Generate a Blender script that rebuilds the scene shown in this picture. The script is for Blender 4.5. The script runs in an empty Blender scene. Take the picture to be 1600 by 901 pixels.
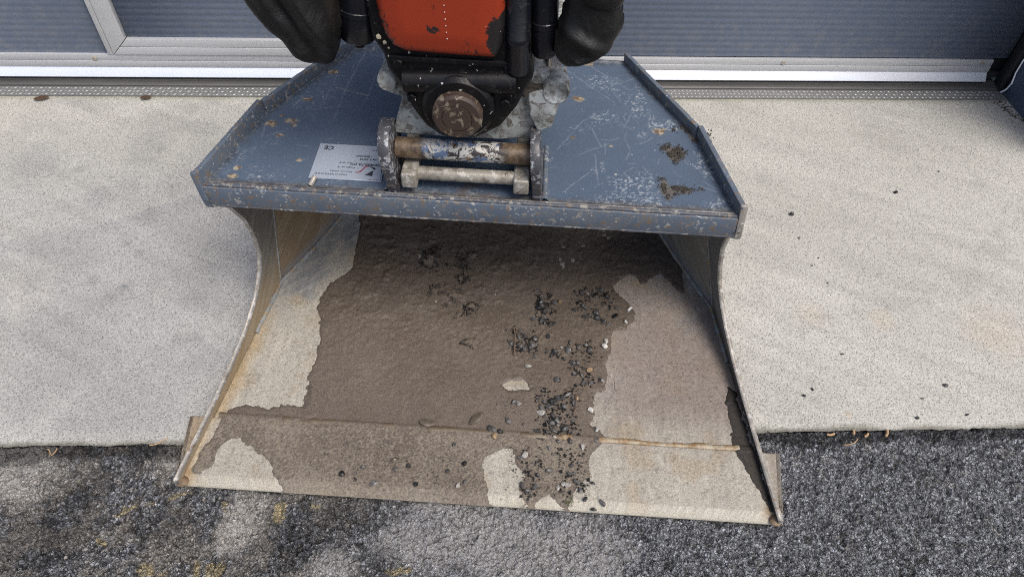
import bpy, math, random
import numpy as np
from mathutils import Vector, Matrix

# ------------------------------------------------------------------ camera, sky, sun, exposure
scn = bpy.context.scene
COL = scn.collection
R = math.radians

cam_d = bpy.data.cameras.new('camera')
cam = bpy.data.objects.new('camera', cam_d)
COL.objects.link(cam)
scn.camera = cam
cam_d.sensor_width = 36.0
cam_d.lens = 36.0 * 1090 / 1600
cam_d.clip_start = 0.02
cam_d.clip_end = 2000
PITCH, YAW, ROLL = R(49.5), R(4.2), R(2.7)
fw = Vector((math.sin(YAW) * math.cos(PITCH), math.cos(YAW) * math.cos(PITCH), -math.sin(PITCH)))
rt0 = Vector((math.cos(YAW), -math.sin(YAW), 0))
up0 = rt0.cross(fw)
rt = rt0 * math.cos(ROLL) + up0 * math.sin(ROLL)
up = up0 * math.cos(ROLL) - rt0 * math.sin(ROLL)
mw = Matrix((rt, up, -fw)).transposed().to_4x4()
mw.translation = (0, 0, 1.6)
cam.matrix_world = mw

SUN_EL, SUN_AZ = R(60), R(140)      # azimuth measured from +Y towards +X
world = bpy.data.worlds.new('World')
scn.world = world
world.use_nodes = True
wn = world.node_tree
sky = wn.nodes.new('ShaderNodeTexSky')
sky.sky_type = 'NISHITA'
sky.sun_disc = False
sky.sun_elevation = SUN_EL
sky.sun_rotation = SUN_AZ
sky.dust_density = 4.0
sky.air_density = 0.9
wn.links.new(sky.outputs[0], wn.nodes['Background'].inputs[0])
wn.nodes['Background'].inputs[1].default_value = 0.12

sun_d = bpy.data.lights.new('sun', 'SUN')
sun_d.energy = 1.5
sun_d.angle = R(28)
sun_d.color = (1.0, 0.965, 0.91)
sun = bpy.data.objects.new('sun', sun_d)
COL.objects.link(sun)
sdir = Vector((math.sin(SUN_AZ) * math.cos(SUN_EL), math.cos(SUN_AZ) * math.cos(SUN_EL), math.sin(SUN_EL)))
sun.rotation_euler = sdir.to_track_quat('Z', 'Y').to_euler()
sun.location = sdir * 20

scn.view_settings.view_transform = 'Standard'
scn.view_settings.look = 'None'
scn.view_settings.gamma = 1.0
scn.view_settings.use_curve_mapping = False
scn.view_settings.exposure = 0.62
scn.cycles.use_denoising = False
scn.cycles.filter_width = 1.0

# ------------------------------------------------------------------ measured layout (metres)
O2 = (-0.0133, 1.1878, 0.565)
MUD = [(-0.4579, 0.9293), (-0.4405, 0.8542), (-0.4378, 0.7562), (-0.4395, 0.6934), (-0.4827, 0.6417), (-0.508, 0.5863), (-0.5083, 0.5321), (-0.4879, 0.4993), (-0.478, 0.4334), (-0.4729, 0.3596), (-0.4812, 0.3083), (-0.4675, 0.2797), (-0.4652, 0.2224), (-0.5243, 0.2274), (-0.5538, 0.214), (-0.6218, 0.2204), (-0.6576, 0.2028), (-0.6666, 0.1799), (-0.673, 0.1075), (-0.6888, 0.089), (-0.6909, 0.0413), (-0.6885, 0.0217), (-0.6678, 0.0198), (-0.6485, 0.0443), (-0.6415, 0.0889), (-0.6338, 0.1138), (-0.6012, 0.1267), (-0.5606, 0.0981), (-0.5124, 0.0673), (-0.4858, 0.0276), (-0.4513, -0.015), (-0.4075, -0.0386), (0.0186, -0.0328), (0.0311, -0.0009), (0.0211, 0.0303), (0.0103, 0.0688), (0.0054, 0.0902), (0.0082, 0.1143), (0.0585, 0.1421), (0.076, 0.1434), (0.0843, 0.1059), (0.1107, 0.0758), (0.1099, 0.0592), (0.0968, 0.042), (0.1072, 0.0154), (0.1249, -0.0101), (0.1394, 0.0065), (0.1541, 0.0202), (0.1661, 0.029), (0.1814, 0.0221), (0.2028, 0.003), (0.2179, -0.0069), (0.2301, 0.0431), (0.2471, 0.0573), (0.2674, 0.0751), (0.2648, 0.1067), (0.2667, 0.1291), (0.2914, 0.164), (0.3148, 0.1941), (0.3052, 0.1989), (0.2879, 0.2213), (0.2684, 0.229), (0.2838, 0.2543), (0.2827, 0.2807), (0.2884, 0.312), (0.3127, 0.3335), (0.3194, 0.3801), (0.3134, 0.4106), (0.3378, 0.4548), (0.3343, 0.5047), (0.3479, 0.5281), (0.3808, 0.533), (0.4026, 0.5642), (0.4083, 0.5996), (0.3931, 0.6269), (0.3736, 0.651), (0.3536, 0.6706), (0.3466, 0.6869), (0.3588, 0.7046), (0.3868, 0.7312), (0.3993, 0.7493), (0.4231, 0.7243), (0.4314, 0.7031), (0.4455, 0.7138), (0.4882, 0.7465), (0.5208, 0.7197), (0.5367, 0.6848), (0.5619, 0.6703), (0.5775, 0.7119), (0.5528, 0.8199), (0.5279, 0.9283), (0.5205, 0.9777)]
MUDHOLE = [(0.0389, 0.327), (0.0634, 0.3448), (0.1066, 0.3359), (0.1157, 0.3208), (0.0738, 0.3099), (0.048, 0.3159)]
STREAKR = [(0.6406, 0.3717), (0.6249, 0.321), (0.6305, 0.2551), (0.6241, 0.2001), (0.6366, 0.1657), (0.6588, 0.1073), (0.6784, 0.0594), (0.6942, 0.0208), (0.7091, 0.0125), (0.6984, 0.0852), (0.6883, 0.1606), (0.6722, 0.2581), (0.6618, 0.3533)]
PB_A = [(0.2653, 0.6707, 'd'), (0.2525, 0.6539, 'd'), (0.2692, 0.6509, 'l'), (0.2862, 0.6643, 'd'), (0.2922, 0.6491, 'd'), (0.3095, 0.6687, 'd'), (0.3257, 0.65, 'd'), (0.3358, 0.6394, 'd'), (0.3436, 0.6245, 'd'), (0.3368, 0.6081, 'd'), (0.3552, 0.6042, 'd'), (0.2418, 0.619, 'd'), (0.2541, 0.6068, 'd'), (0.2644, 0.5996, 'd'), (0.2313, 0.5893, 'd'), (0.2743, 0.5743, 'd'), (0.2639, 0.5685, 'd'), (0.2929, 0.5863, 'd'), (0.2843, 0.5675, 'd'), (0.2986, 0.5661, 'd'), (0.3106, 0.5593, 'd'), (0.3144, 0.5495, 'd'), (0.3284, 0.5439, 'd'), (0.348, 0.5776, 'd')]
PB_B = [(0.1323, 0.5997, 'd'), (0.1265, 0.5862, 'd'), (0.1404, 0.6057, 'd'), (0.1452, 0.5798, 'd'), (0.1495, 0.5698, 'd'), (0.14, 0.5434, 'd'), (0.1437, 0.5564, 'd'), (0.1492, 0.5854, 'd'), (0.1361, 0.6105, 'd'), (0.1685, 0.5331, 'd'), (0.1356, 0.6318, 'd'), (0.1325, 0.5918, 'd'), (0.1386, 0.5976, 'd'), (0.1462, 0.5362, 'd')]
PB_C = [(0.0788, 0.501, 'd'), (0.0934, 0.485, 'd'), (0.0778, 0.479, 'd'), (0.0883, 0.4651, 'd'), (0.0811, 0.4501, 'd'), (0.1063, 0.4618, 'd'), (0.1195, 0.4798, 'd'), (0.1163, 0.4577, 'd'), (0.1088, 0.4474, 'd'), (0.0951, 0.4464, 'd'), (0.0714, 0.4882, 'd'), (0.057, 0.458, 'd'), (0.0406, 0.5031, 'd')]
PB_D = [(0.1584, 0.437, 'd'), (0.1684, 0.4282, 'd'), (0.176, 0.4383, 'd'), (0.1955, 0.4541, 'l'), (0.1879, 0.4251, 'd'), (0.2036, 0.4192, 'd'), (0.2191, 0.4727, 'd'), (0.2191, 0.4462, 'l'), (0.2112, 0.4504, 'd'), (0.2428, 0.4625, 'd'), (0.2606, 0.4662, 'd'), (0.2722, 0.4551, 'd'), (0.2759, 0.4412, 'd')]
PB_E = [(0.2269, 0.4071, 'd'), (0.2405, 0.4081, 'd'), (0.2326, 0.3913, 'd'), (0.2538, 0.3906, 'd'), (0.2326, 0.3709, 'd'), (0.2498, 0.3699, 'd'), (0.2711, 0.3851, 't'), (0.2552, 0.3457, 'd'), (0.2742, 0.3458, 'd')]
PB_F = [(0.1485, 0.3142, 'd'), (0.1421, 0.2981, 'd'), (0.1336, 0.2845, 'd'), (0.1538, 0.2784, 'd'), (0.1715, 0.2847, 'd'), (0.1431, 0.2625, 'd'), (0.187, 0.2911, 'd'), (0.2004, 0.2946, 'd'), (0.2138, 0.3059, 'd'), (0.225, 0.2965, 'd'), (0.2385, 0.2975, 't'), (0.2295, 0.2839, 'd'), (0.205, 0.2694, 'd'), (0.1783, 0.2751, 'd'), (0.1652, 0.2665, 'd'), (0.1457, 0.2475, 'l'), (0.1548, 0.2358, 'd'), (0.1767, 0.2399, 'd'), (0.1704, 0.2222, 'd'), (0.1791, 0.2276, 'd'), (0.1878, 0.2307, 'd'), (0.1685, 0.2075, 'd'), (0.1623, 0.1949, 'd'), (0.1773, 0.1984, 'd'), (0.1858, 0.2135, 'd'), (0.1967, 0.2094, 'd'), (0.2076, 0.2078, 'd'), (0.1554, 0.2137, 'd'), (0.1363, 0.1954, 'd'), (0.2141, 0.1962, 'd'), (0.2249, 0.197, 'd'), (0.1925, 0.1946, 'd'), (0.2249, 0.2285, 'd'), (0.2359, 0.2417, 'd')]
PB_G = [(0.15, 0.1701, 'd'), (0.1907, 0.1683, 'd'), (0.2185, 0.1727, 'd'), (0.1798, 0.1818, 'l'), (0.1675, 0.1478, 'd'), (0.2504, 0.1584, 'l'), (0.2523, 0.1376, 'd'), (0.2871, 0.18, 'd'), (0.1069, 0.125, 'l'), (0.0989, 0.1175, 'd'), (0.137, 0.1066, 'd'), (0.1498, 0.0971, 'd'), (0.1695, 0.0895, 'd'), (0.1421, 0.0756, 'd'), (0.137, 0.0446, 'd'), (0.1041, 0.0475, 'd'), (0.2227, 0.1035, 'd'), (0.2165, 0.0852, 'd'), (0.2268, 0.0837, 'd'), (0.2395, 0.1138, 'd'), (0.2639, 0.0708, 'd'), (0.274, 0.0628, 'd'), (0.235, 0.0644, 'd'), (0.2451, 0.0434, 'd'), (0.2532, 0.0419, 'd'), (0.2022, 0.0556, 'l'), (0.2137, 0.0534, 'l'), (0.19, 0.0461, 'l'), (0.119, 0.0347, 'd'), (0.1256, 0.0203, 'd'), (0.1172, 0.0282, 'd'), (0.1198, 0.0135, 'd'), (0.2045, 0.0151, 'd'), (0.255, 0.0228, 'd'), (0.2748, 0.0032, 'd'), (0.2785, -0.0111, 'd'), (0.2952, 0.0171, 'd')]
PB_H = [(-0.2074, 0.0909, 'l'), (-0.3712, 0.0939, 'd'), (-0.2814, 0.0671, 'd'), (-0.2938, 0.0339, 'd'), (-0.1727, 0.0768, 'd'), (-0.2031, 0.0644, 'd'), (-0.33, 0.0454, 'd'), (-0.039, 0.0903, 'd'), (-0.1013, 0.0533, 'd'), (-0.0767, 0.0692, 'd'), (-0.1491, 0.032, 'd'), (-0.0484, 0.0351, 'l'), (-0.0327, 0.0461, 'd'), (-0.0693, 0.1408, 'd')]
SING = [(0.3902, 0.6033, 'w'), (0.3764, 0.5578, 'w'), (0.3184, 0.4851, 'w'), (0.3139, 0.4679, 'w'), (0.1135, 0.5465, 'd'), (0.1714, 0.6106, 'd'), (0.1879, 0.6147, 't'), (0.1225, 0.6516, 'd'), (0.1573, 0.4899, 'd'), (0.1237, 0.4202, 'd'), (0.1055, 0.3864, 'l'), (0.185, 0.3494, 'd'), (0.301, 0.3557, 'd'), (0.0852, 0.2698, 'l'), (0.0738, 0.2751, 'd'), (0.1863, 0.3514, 'd'), (0.2714, 0.2641, 'w'), (0.287, 0.21, 'w'), (0.0153, 0.194, 'd'), (0.0262, 0.1923, 'd'), (0.0417, 0.1863, 'd'), (0.0299, 0.1711, 't'), (0.0614, 0.2192, 'd'), (0.101, 0.2122, 'd'), (-0.0007, 0.6269, 'w'), (-0.2476, 0.0262, 'd')]
SINGPX = [(983.0, 485.0), (977.0, 504.0), (947.0, 534.0), (944.0, 542.0), (833.0, 500.0), (866.0, 474.0), (874.0, 473.0), (840.0, 456.0), (857.0, 527.0), (837.0, 558.0), (826.0, 573.0), (871.0, 594.0), (939.0, 595.0), (811.0, 631.0), (804.0, 628.0), (872.0, 593.0), (922.0, 641.0), (933.0, 671.0), (765.0, 669.0), (772.0, 671.0), (781.0, 675.0), (773.0, 683.0), (795.0, 657.0), (819.0, 663.0), (774.0, 462.0), (585.0, 756.0)]
CLODS = [(-0.0524, 0.4509, 0.024), (-0.1798, 0.6294, 0.014), (-0.1164, 0.6176, 0.013), (-0.1072, 0.6781, 0.011), (-0.2057, 0.7491, 0.013), (-0.0696, 0.5783, 0.012), (-0.2197, 0.7356, 0.01), (-0.077, 0.7721, 0.012), (0.2433, 0.3826, 0.012), (-0.098, 0.5481, 0.01)]
TWIGS = [[(0.06, 0.508), (0.0671, 0.4754), (0.0647, 0.4192)], [(0.1281, 0.469), (0.1452, 0.4991), (0.1662, 0.5321)], [(0.2666, 0.4323), (0.2787, 0.4206), (0.3014, 0.4181)], [(0.2412, 0.3202), (0.2548, 0.3272), (0.2702, 0.3343)], [(0.3371, 0.3492), (0.3364, 0.3292), (0.341, 0.3197)], [(0.3001, 0.3706), (0.3013, 0.3505), (0.2991, 0.3344)], [(0.2343, 0.306), (0.2341, 0.2638), (0.2291, 0.241)], [(0.2208, 0.6061), (0.2451, 0.6223), (0.2698, 0.6477)], [(0.1056, -0.0145), (0.1094, -0.0002), (0.1227, 0.0086)], [(0.2695, 0.6289), (0.2673, 0.605), (0.2725, 0.5819)]]
HEAPS = [[(-0.2439, 0.7715), (-0.1785, 0.8022), (-0.1521, 0.7408), (-0.1673, 0.7026), (-0.2261, 0.7102)], [(-0.1315, 0.7678), (-0.0781, 0.7848), (-0.0781, 0.6731), (-0.1148, 0.6581)], [(-0.2074, 0.6391), (-0.1619, 0.6545), (-0.1535, 0.6146), (-0.1972, 0.6039)], [(-0.1406, 0.6326), (-0.1, 0.6427), (-0.102, 0.5877), (-0.1381, 0.5776)], [(-0.0976, 0.5808), (-0.044, 0.6042), (-0.0491, 0.5565), (-0.09, 0.5418)], [(0.1191, 0.6409), (0.1643, 0.6396), (0.1732, 0.551), (0.1448, 0.5147), (0.1213, 0.57)], [(0.0546, 0.5076), (0.1175, 0.5192), (0.1323, 0.4477), (0.0946, 0.4172), (0.0587, 0.4314)], [(0.2265, 0.6728), (0.3313, 0.6857), (0.3569, 0.612), (0.3188, 0.5855), (0.2355, 0.5557)], [(0.1464, 0.4488), (0.28, 0.4917), (0.314, 0.4295), (0.1651, 0.4016)], [(0.2173, 0.4117), (0.2697, 0.4053), (0.277, 0.3348), (0.2344, 0.3217)], [(0.1295, 0.314), (0.2345, 0.3316), (0.2419, 0.1907), (0.137, 0.1797)], [(0.1858, 0.1512), (0.2577, 0.1651), (0.2606, 0.0387), (0.2026, 0.0267)], [(0.1062, 0.1455), (0.1541, 0.1402), (0.1389, 0.0224), (0.1036, 0.0279)]]
LEAVES = [(-0.1433, 0.1957), (-0.0198, 0.2174), (-0.2073, 0.0888)]
MOSS = (0.2179, 0.0151)
T_RUST = [(-0.4007, 0.9058, 0.016), (-0.4389, 0.7813, 0.013), (-0.4692, 0.6329, 0.012), (-0.4992, 0.6749, 0.018), (-0.4557, 0.6919, 0.018), (-0.4824, 0.71, 0.008), (-0.443, 0.6728, 0.008), (-0.4956, 0.6677, 0.006), (-0.4001, 0.547, 0.01), (-0.5277, 0.5082, 0.012), (-0.5329, 0.4791, 0.014), (0.3153, 1.1015, 0.02), (0.2693, 1.0156, 0.02), (0.4366, 0.7348, 0.02), (0.4919, 0.8191, 0.02), (0.2421, 0.8494, 0.02), (0.2255, 0.6894, 0.008), (0.3169, 0.6661, 0.007)]
T_SCR = [[(-0.3359, 1.0154), (-0.3531, 0.8318), (-0.3557, 0.6965)], [(-0.3682, 1.0281), (-0.3878, 0.9161), (-0.3965, 0.7718)], [(-0.2891, 0.9113), (-0.2917, 0.8099), (-0.3023, 0.7409)], [(-0.3774, 0.8379), (-0.3439, 0.827), (-0.2917, 0.8099)], [(-0.4088, 0.8037), (-0.3875, 0.803), (-0.365, 0.7887)], [(-0.5114, 0.6687), (-0.5084, 0.6316), (-0.5079, 0.6194)], [(-0.4989, 0.6251), (-0.48, 0.6392), (-0.4635, 0.6458)], [(-0.5348, 0.5691), (-0.5152, 0.578), (-0.5078, 0.5882)], [(-0.2852, 1.0047), (-0.2732, 0.898)], [(-0.4291, 0.7416), (-0.3075, 0.7671)], [(-0.4237, 0.4358), (-0.382, 0.4929)], [(-0.4304, 0.8818), (-0.3335, 0.8978)], [(0.3491, 0.7012), (0.3618, 0.6534), (0.3494, 0.6167)], [(0.3187, 0.5238), (0.3561, 0.5491), (0.3426, 0.5702), (0.3658, 0.5905)], [(0.2781, 0.6336), (0.2827, 0.5206)], [(0.3696, 0.7936), (0.3509, 0.7393)], [(0.1877, 0.637), (0.2492, 0.7554), (0.2815, 0.7849)], [(0.2724, 0.7318), (0.2938, 0.659)], [(0.3883, 0.5971), (0.4012, 0.5711)], [(0.2088, 0.9782), (0.3317, 0.8444)], [(0.2348, 1.0438), (0.3674, 0.9048)], [(0.2038, 0.492), (0.2618, 0.5628)], [(0.3725, 0.4652), (0.4183, 0.5113)], [(0.3006, 0.898), (0.4047, 0.9679)], [(0.5074, 0.5409), (0.5483, 0.5229)], [(0.2254, 0.6168), (0.3095, 0.6727)], [(0.3863, 0.68), (0.419, 0.7078)]]
T_DIRT = [[(0.433, 0.6722), (0.4554, 0.6841), (0.4745, 0.6761), (0.494, 0.6586), (0.4811, 0.636), (0.4641, 0.6157), (0.4506, 0.6308), (0.4417, 0.6489)], [(0.4248, 0.5554), (0.4391, 0.5522), (0.4458, 0.531), (0.4662, 0.5328), (0.4885, 0.5262), (0.5172, 0.5266), (0.4902, 0.5156), (0.464, 0.5111), (0.4376, 0.4876), (0.426, 0.5013), (0.4226, 0.5289)], [(0.5067, 0.7339), (0.531, 0.7413), (0.5566, 0.7463), (0.5542, 0.7033), (0.534, 0.7014), (0.5115, 0.7067)], [(0.46, 0.7345), (0.4937, 0.7583), (0.5213, 0.7662), (0.5002, 0.746)]]
PLATE = [(-0.3651, 0.6062), (-0.2111, 0.6088), (-0.1986, 0.4877), (-0.3625, 0.4858)]
BODY = [(-0.1728, 0.1041), (-0.1515, 0.1706), (-0.1439, 0.1959), (-0.1719, 0.2047), (-0.1875, 0.229), (-0.1835, 0.2525), (-0.1681, 0.265), (-0.1223, 0.2679), (0.1042, 0.2826), (0.1428, 0.2653), (0.1884, 0.2626), (0.1935, 0.2067), (0.1682, 0.1973), (0.16, 0.1654), (0.1431, 0.1152), (0.0572, 0.1022), (-0.053, 0.101)]
FRAME = [(-0.1675, 0.6175), (-0.1855, 0.4206), (-0.1809, 0.3473), (-0.163, 0.3158), (-0.1569, 0.2822), (-0.1397, 0.2553), (-0.1157, 0.1949), (-0.0923, 0.1576), (-0.0606, 0.1309), (0.0128, 0.1313), (0.0615, 0.1654), (0.0937, 0.2155), (0.1097, 0.2548), (0.1241, 0.2868), (0.1158, 0.3296), (0.1002, 0.6308)]
ORANGE = [(-0.1576, 0.6249), (-0.1634, 0.4321), (-0.1619, 0.3968), (-0.1522, 0.3605), (-0.1403, 0.3409), (-0.1176, 0.3306), (-0.0372, 0.3279), (0.0528, 0.3271), (0.0607, 0.3484), (0.0657, 0.3864), (0.0665, 0.4456), (0.064, 0.6359)]
CAP = (-0.0219, 0.2102, 0.0501)
KNR = (0.1687, 0.2417, 0.0253)
KNL = (-0.1681, 0.2368, 0.0193)
TUBE = (0.0826, 0.6299, 0.0917, 0.3039, 0.0229)
CYLR = (0.1207, 0.6215, 0.1401, 0.3291, 0.0253)
ROD = (0.156, 0.3711, 0.162, 0.2947, 0.0221)
CYLL = (-0.1805, 0.6031, -0.2154, 0.3355, 0.0368)
BOLT = (-0.2102, 0.3414, -0.2142, 0.3122, 0.0111)
COVR = [(0.1493, 0.6298), (0.166, 0.4362), (0.1569, 0.3814), (0.1524, 0.3469), (0.1584, 0.3315), (0.1766, 0.314), (0.2064, 0.3173), (0.2405, 0.3341), (0.264, 0.3616), (0.2781, 0.3926), (0.2809, 0.411), (0.2748, 0.4214), (0.2472, 0.6346)]
COVR2 = [(0.1655, 0.6443), (0.1829, 0.4687), (0.1938, 0.4468), (0.2157, 0.4367), (0.2485, 0.4375), (0.2686, 0.449), (0.2755, 0.4674), (0.2704, 0.5061), (0.2335, 0.6477)]
COVL = [(-0.4365, 0.6007), (-0.3988, 0.4125), (-0.3705, 0.3618), (-0.3471, 0.3442), (-0.3333, 0.3124), (-0.3137, 0.3002), (-0.2879, 0.2937), (-0.2696, 0.2853), (-0.256, 0.293), (-0.2447, 0.318), (-0.2327, 0.3639), (-0.232, 0.4128), (-0.2024, 0.6123)]
LOCK = [(-0.1284, -0.0248, 0.04), (0.1063, -0.0245, 0.04)]
A_TAN = [[(-0.8642, 0.6845), (-0.8447, 0.6918), (-0.8423, 0.7072), (-0.8063, 0.7095), (-0.8173, 0.6973), (-0.8374, 0.6916), (-0.8364, 0.6793)], [(-0.7929, 0.7138), (-0.7729, 0.7213), (-0.7619, 0.7242), (-0.7732, 0.7118), (-0.7861, 0.7058)], [(-0.7479, 0.727), (-0.7109, 0.7389), (-0.6887, 0.74), (-0.7158, 0.7294), (-0.7401, 0.7205)], [(-0.8765, 0.6353), (-0.854, 0.6318), (-0.8524, 0.6142), (-0.8733, 0.6177)], [(-0.7696, 0.5651), (-0.7585, 0.5746), (-0.7374, 0.5741), (-0.7235, 0.55), (-0.7558, 0.5426)], [(-0.7215, 0.5431), (-0.7108, 0.5538), (-0.6925, 0.5478), (-0.6927, 0.5286)], [(-0.639, 0.5339), (-0.6433, 0.5617), (-0.6409, 0.58), (-0.6282, 0.5683), (-0.6307, 0.5392)], [(-0.6122, 0.5373), (-0.6141, 0.5679), (-0.6006, 0.5704), (-0.6012, 0.5494), (-0.5848, 0.5813), (-0.5729, 0.5598), (-0.5806, 0.5323)], [(-0.49, 0.683), (-0.4838, 0.7064), (-0.4726, 0.7108), (-0.4567, 0.7057), (-0.4588, 0.6745), (-0.4702, 0.6549), (-0.488, 0.6645)], [(-0.616, 0.7175), (-0.5988, 0.7139), (-0.6021, 0.6889), (-0.6168, 0.7017)], [(-0.2174, 0.5431), (-0.1753, 0.5533), (-0.1535, 0.547), (-0.1879, 0.5284)], [(-0.404, 0.7044), (-0.3807, 0.6991), (-0.3942, 0.6884)]]
A_LIGHT = [(-1.1326, 0.811, 0.12), (-1.0921, 0.7852, 0.08), (-0.7552, 0.8195, 0.05), (-0.5536, 0.6692, 0.07), (-0.5731, 0.6245, 0.06), (-0.0767, 0.6419, 0.13), (-0.1939, 0.6147, 0.08), (-0.3321, 0.5533, 0.06), (0.0566, 0.5934, 0.15), (0.2179, 0.5744, 0.15)]
A_DARK = [(-0.2883, 0.678, 0.08), (-0.3717, 0.6342, 0.09), (-0.9435, 0.6638, 0.1), (-1.0149, 0.5928, 0.1), (-0.7404, 0.6586, 0.06), (-0.4375, 0.5918, 0.07), (-0.2186, 0.5573, 0.05), (-0.9177, 0.7567, 0.06)]
C_PEB = [(1.055, 1.6799, 0.01), (1.4631, 1.7879, 0.008), (1.6686, 1.9011, 0.005), (1.2828, 0.998, 0.008), (1.1604, 0.8983, 0.007), (1.2004, 0.9586, 0.004), (1.0839, 1.4792, 0.004), (1.0776, 1.3739, 0.004), (1.0524, 1.4463, 0.004), (1.0303, 1.1073, 0.005), (0.8781, 0.9727, 0.006), (0.9058, 0.9924, 0.005), (1.3008, 0.9052, 0.005), (1.0511, 1.568, 0.008)]
C_STAIN = [(-1.0917, 1.5614, 0.014), (-1.0496, 1.3846, 0.02), (-1.4119, 1.5311, 0.012), (-0.8048, 1.4251, 0.06), (-1.2591, 1.7682, 0.07), (-1.5205, 1.9656, 0.12), (-0.8361, 1.3256, 0.05), (-1.0669, 1.6761, 0.05), (-1.1758, 1.8315, 0.05), (-1.2852, 1.5084, 0.15), (-1.1937, 1.128, 0.25), (-0.938, 0.9642, 0.2), (-0.7325, 1.1205, 0.08)]
C_OR = [(0.9804, 0.9115, 0.014), (0.9922, 1.2539, 0.06), (1.5242, 1.1749, 0.12), (1.1968, 1.227, 0.05)]
LEAFD = [(-1.6449, 2.333), (-1.2623, 2.34)]
CHIPS = [(0.9106, 0.8597), (0.9743, 0.8659), (1.0049, 0.8559), (1.0615, 0.8603), (0.9573, 0.8329), (-0.799, 0.8718), (-1.0564, 0.8545), (-1.0434, 0.8525)]

rng = np.random.RandomState(7)
random.seed(7)

# ------------------------------------------------------------------ numeric helpers
def h2(ix, iy, s=0):
    ix = np.asarray(ix).astype(np.int64); iy = np.asarray(iy).astype(np.int64)
    n = (ix * 374761393 + iy * 668265263 + (s + 11) * 2246822519) & 0xffffffff
    n = ((n ^ (n >> 13)) * 1274126177) & 0xffffffff
    n = n ^ (n >> 16)
    return (n & 0xffffff) / float(0xffffff)

def vn(x, y, s=0):
    ix = np.floor(x); iy = np.floor(y)
    fx = x - ix; fy = y - iy
    fx = fx * fx * (3 - 2 * fx); fy = fy * fy * (3 - 2 * fy)
    a = h2(ix, iy, s); b = h2(ix + 1, iy, s); c = h2(ix, iy + 1, s); d = h2(ix + 1, iy + 1, s)
    return (a * (1 - fx) + b * fx) * (1 - fy) + (c * (1 - fx) + d * fx) * fy

def fbm(x, y, f, o=4, s=0, g=0.5):
    t = 0; a = 1; n = 0
    for i in range(o):
        t = t + a * vn(x * f + 13.7 * i, y * f - 7.1 * i, s + i); n += a
        a *= g; f *= 2.03
    return t / n

def voro(x, y, f, s=0):
    X = x * f; Y = y * f
    ix = np.floor(X); iy = np.floor(Y)
    f1 = np.full(X.shape, 9.0); f2 = np.full(X.shape, 9.0); cid = np.zeros(X.shape)
    for dx in (-1, 0, 1):
        for dy in (-1, 0, 1):
            cx = ix + dx; cy = iy + dy
            px = cx + h2(cx, cy, s); py = cy + h2(cx, cy, s + 1)
            d = np.hypot(X - px, Y - py)
            k = h2(cx, cy, s + 2)
            m = d < f1
            f2 = np.where(m, f1, np.minimum(f2, d))
            cid = np.where(m, k, cid)
            f1 = np.where(m, d, f1)
    return f1, f2, cid

def sst(a, b, x):
    t = np.clip((x - a) / (b - a), 0, 1)
    return t * t * (3 - 2 * t)

def sdpoly(x, y, pts):
    """signed distance to a polygon, positive inside"""
    P = np.array([p[:2] for p in pts], float)
    d = np.full(x.shape, 1e9); ins = np.zeros(x.shape, bool)
    n = len(P)
    for i in range(n):
        a = P[i]; b = P[(i + 1) % n]
        ex, ey = b - a
        wx = x - a[0]; wy = y - a[1]
        t = np.clip((wx * ex + wy * ey) / (ex * ex + ey * ey + 1e-12), 0, 1)
        d = np.minimum(d, (wx - ex * t) ** 2 + (wy - ey * t) ** 2)
        c = (a[1] > y) != (b[1] > y)
        with np.errstate(divide='ignore', invalid='ignore'):
            xi = ex * (y - a[1]) / (ey if abs(ey) > 1e-12 else 1e-12) + a[0]
        ins ^= c & (x < xi)
    d = np.sqrt(d)
    return np.where(ins, d, -d)

def sdline(x, y, pts):
    d = np.full(x.shape, 1e9)
    for a, b in zip(pts[:-1], pts[1:]):
        ex, ey = b[0] - a[0], b[1] - a[1]
        wx = x - a[0]; wy = y - a[1]
        t = np.clip((wx * ex + wy * ey) / (ex * ex + ey * ey + 1e-12), 0, 1)
        d = np.minimum(d, (wx - ex * t) ** 2 + (wy - ey * t) ** 2)
    return np.sqrt(d)

def lerp(a, b, m):
    a = np.asarray(a, float); b = np.asarray(b, float); m = np.asarray(m)[..., None]
    return a * (1 - m) + b * m

# ------------------------------------------------------------------ mesh helpers
def mesh_np(name, V, F, attrs=None, smooth=True):
    V = np.asarray(V, np.float32).reshape(-1, 3)
    me = bpy.data.meshes.new(name)
    F = np.asarray(F, np.int32)
    n, k = F.shape
    me.vertices.add(len(V)); me.vertices.foreach_set('co', V.ravel())
    me.loops.add(n * k); me.loops.foreach_set('vertex_index', F.ravel())
    me.polygons.add(n)
    me.polygons.foreach_set('loop_start', np.arange(0, n * k, k, dtype=np.int32))
    me.polygons.foreach_set('loop_total', np.full(n, k, np.int32))
    me.polygons.foreach_set('use_smooth', np.full(n, smooth, bool))
    me.update(calc_edges=True)
    for an, arr in (attrs or {}).items():
        arr = np.asarray(arr, np.float32)
        if arr.ndim == 2:
            a = me.attributes.new(an, 'FLOAT_COLOR', 'POINT')
            rgba = np.ones((len(V), 4), np.float32); rgba[:, :3] = arr
            a.data.foreach_set('color', rgba.ravel())
        else:
            a = me.attributes.new(an, 'FLOAT', 'POINT')
            a.data.foreach_set('value', arr.ravel())
    me.validate()
    return me

def grid_faces(ni, nj, keep=None):
    i, j = np.meshgrid(np.arange(ni - 1), np.arange(nj - 1), indexing='ij')
    a = (i * nj + j)
    F = np.stack([a, a + nj, a + nj + 1, a + 1], -1).reshape(-1, 4)
    if keep is not None:
        k = keep.ravel()
        F = F[k[F].all(1)]
    return F

def compact(V, F, attrs):
    used = np.zeros(len(V), bool); used[F.ravel()] = True
    idx = np.cumsum(used) - 1
    return V[used], idx[F], {k: v[used] for k, v in attrs.items()}

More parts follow.
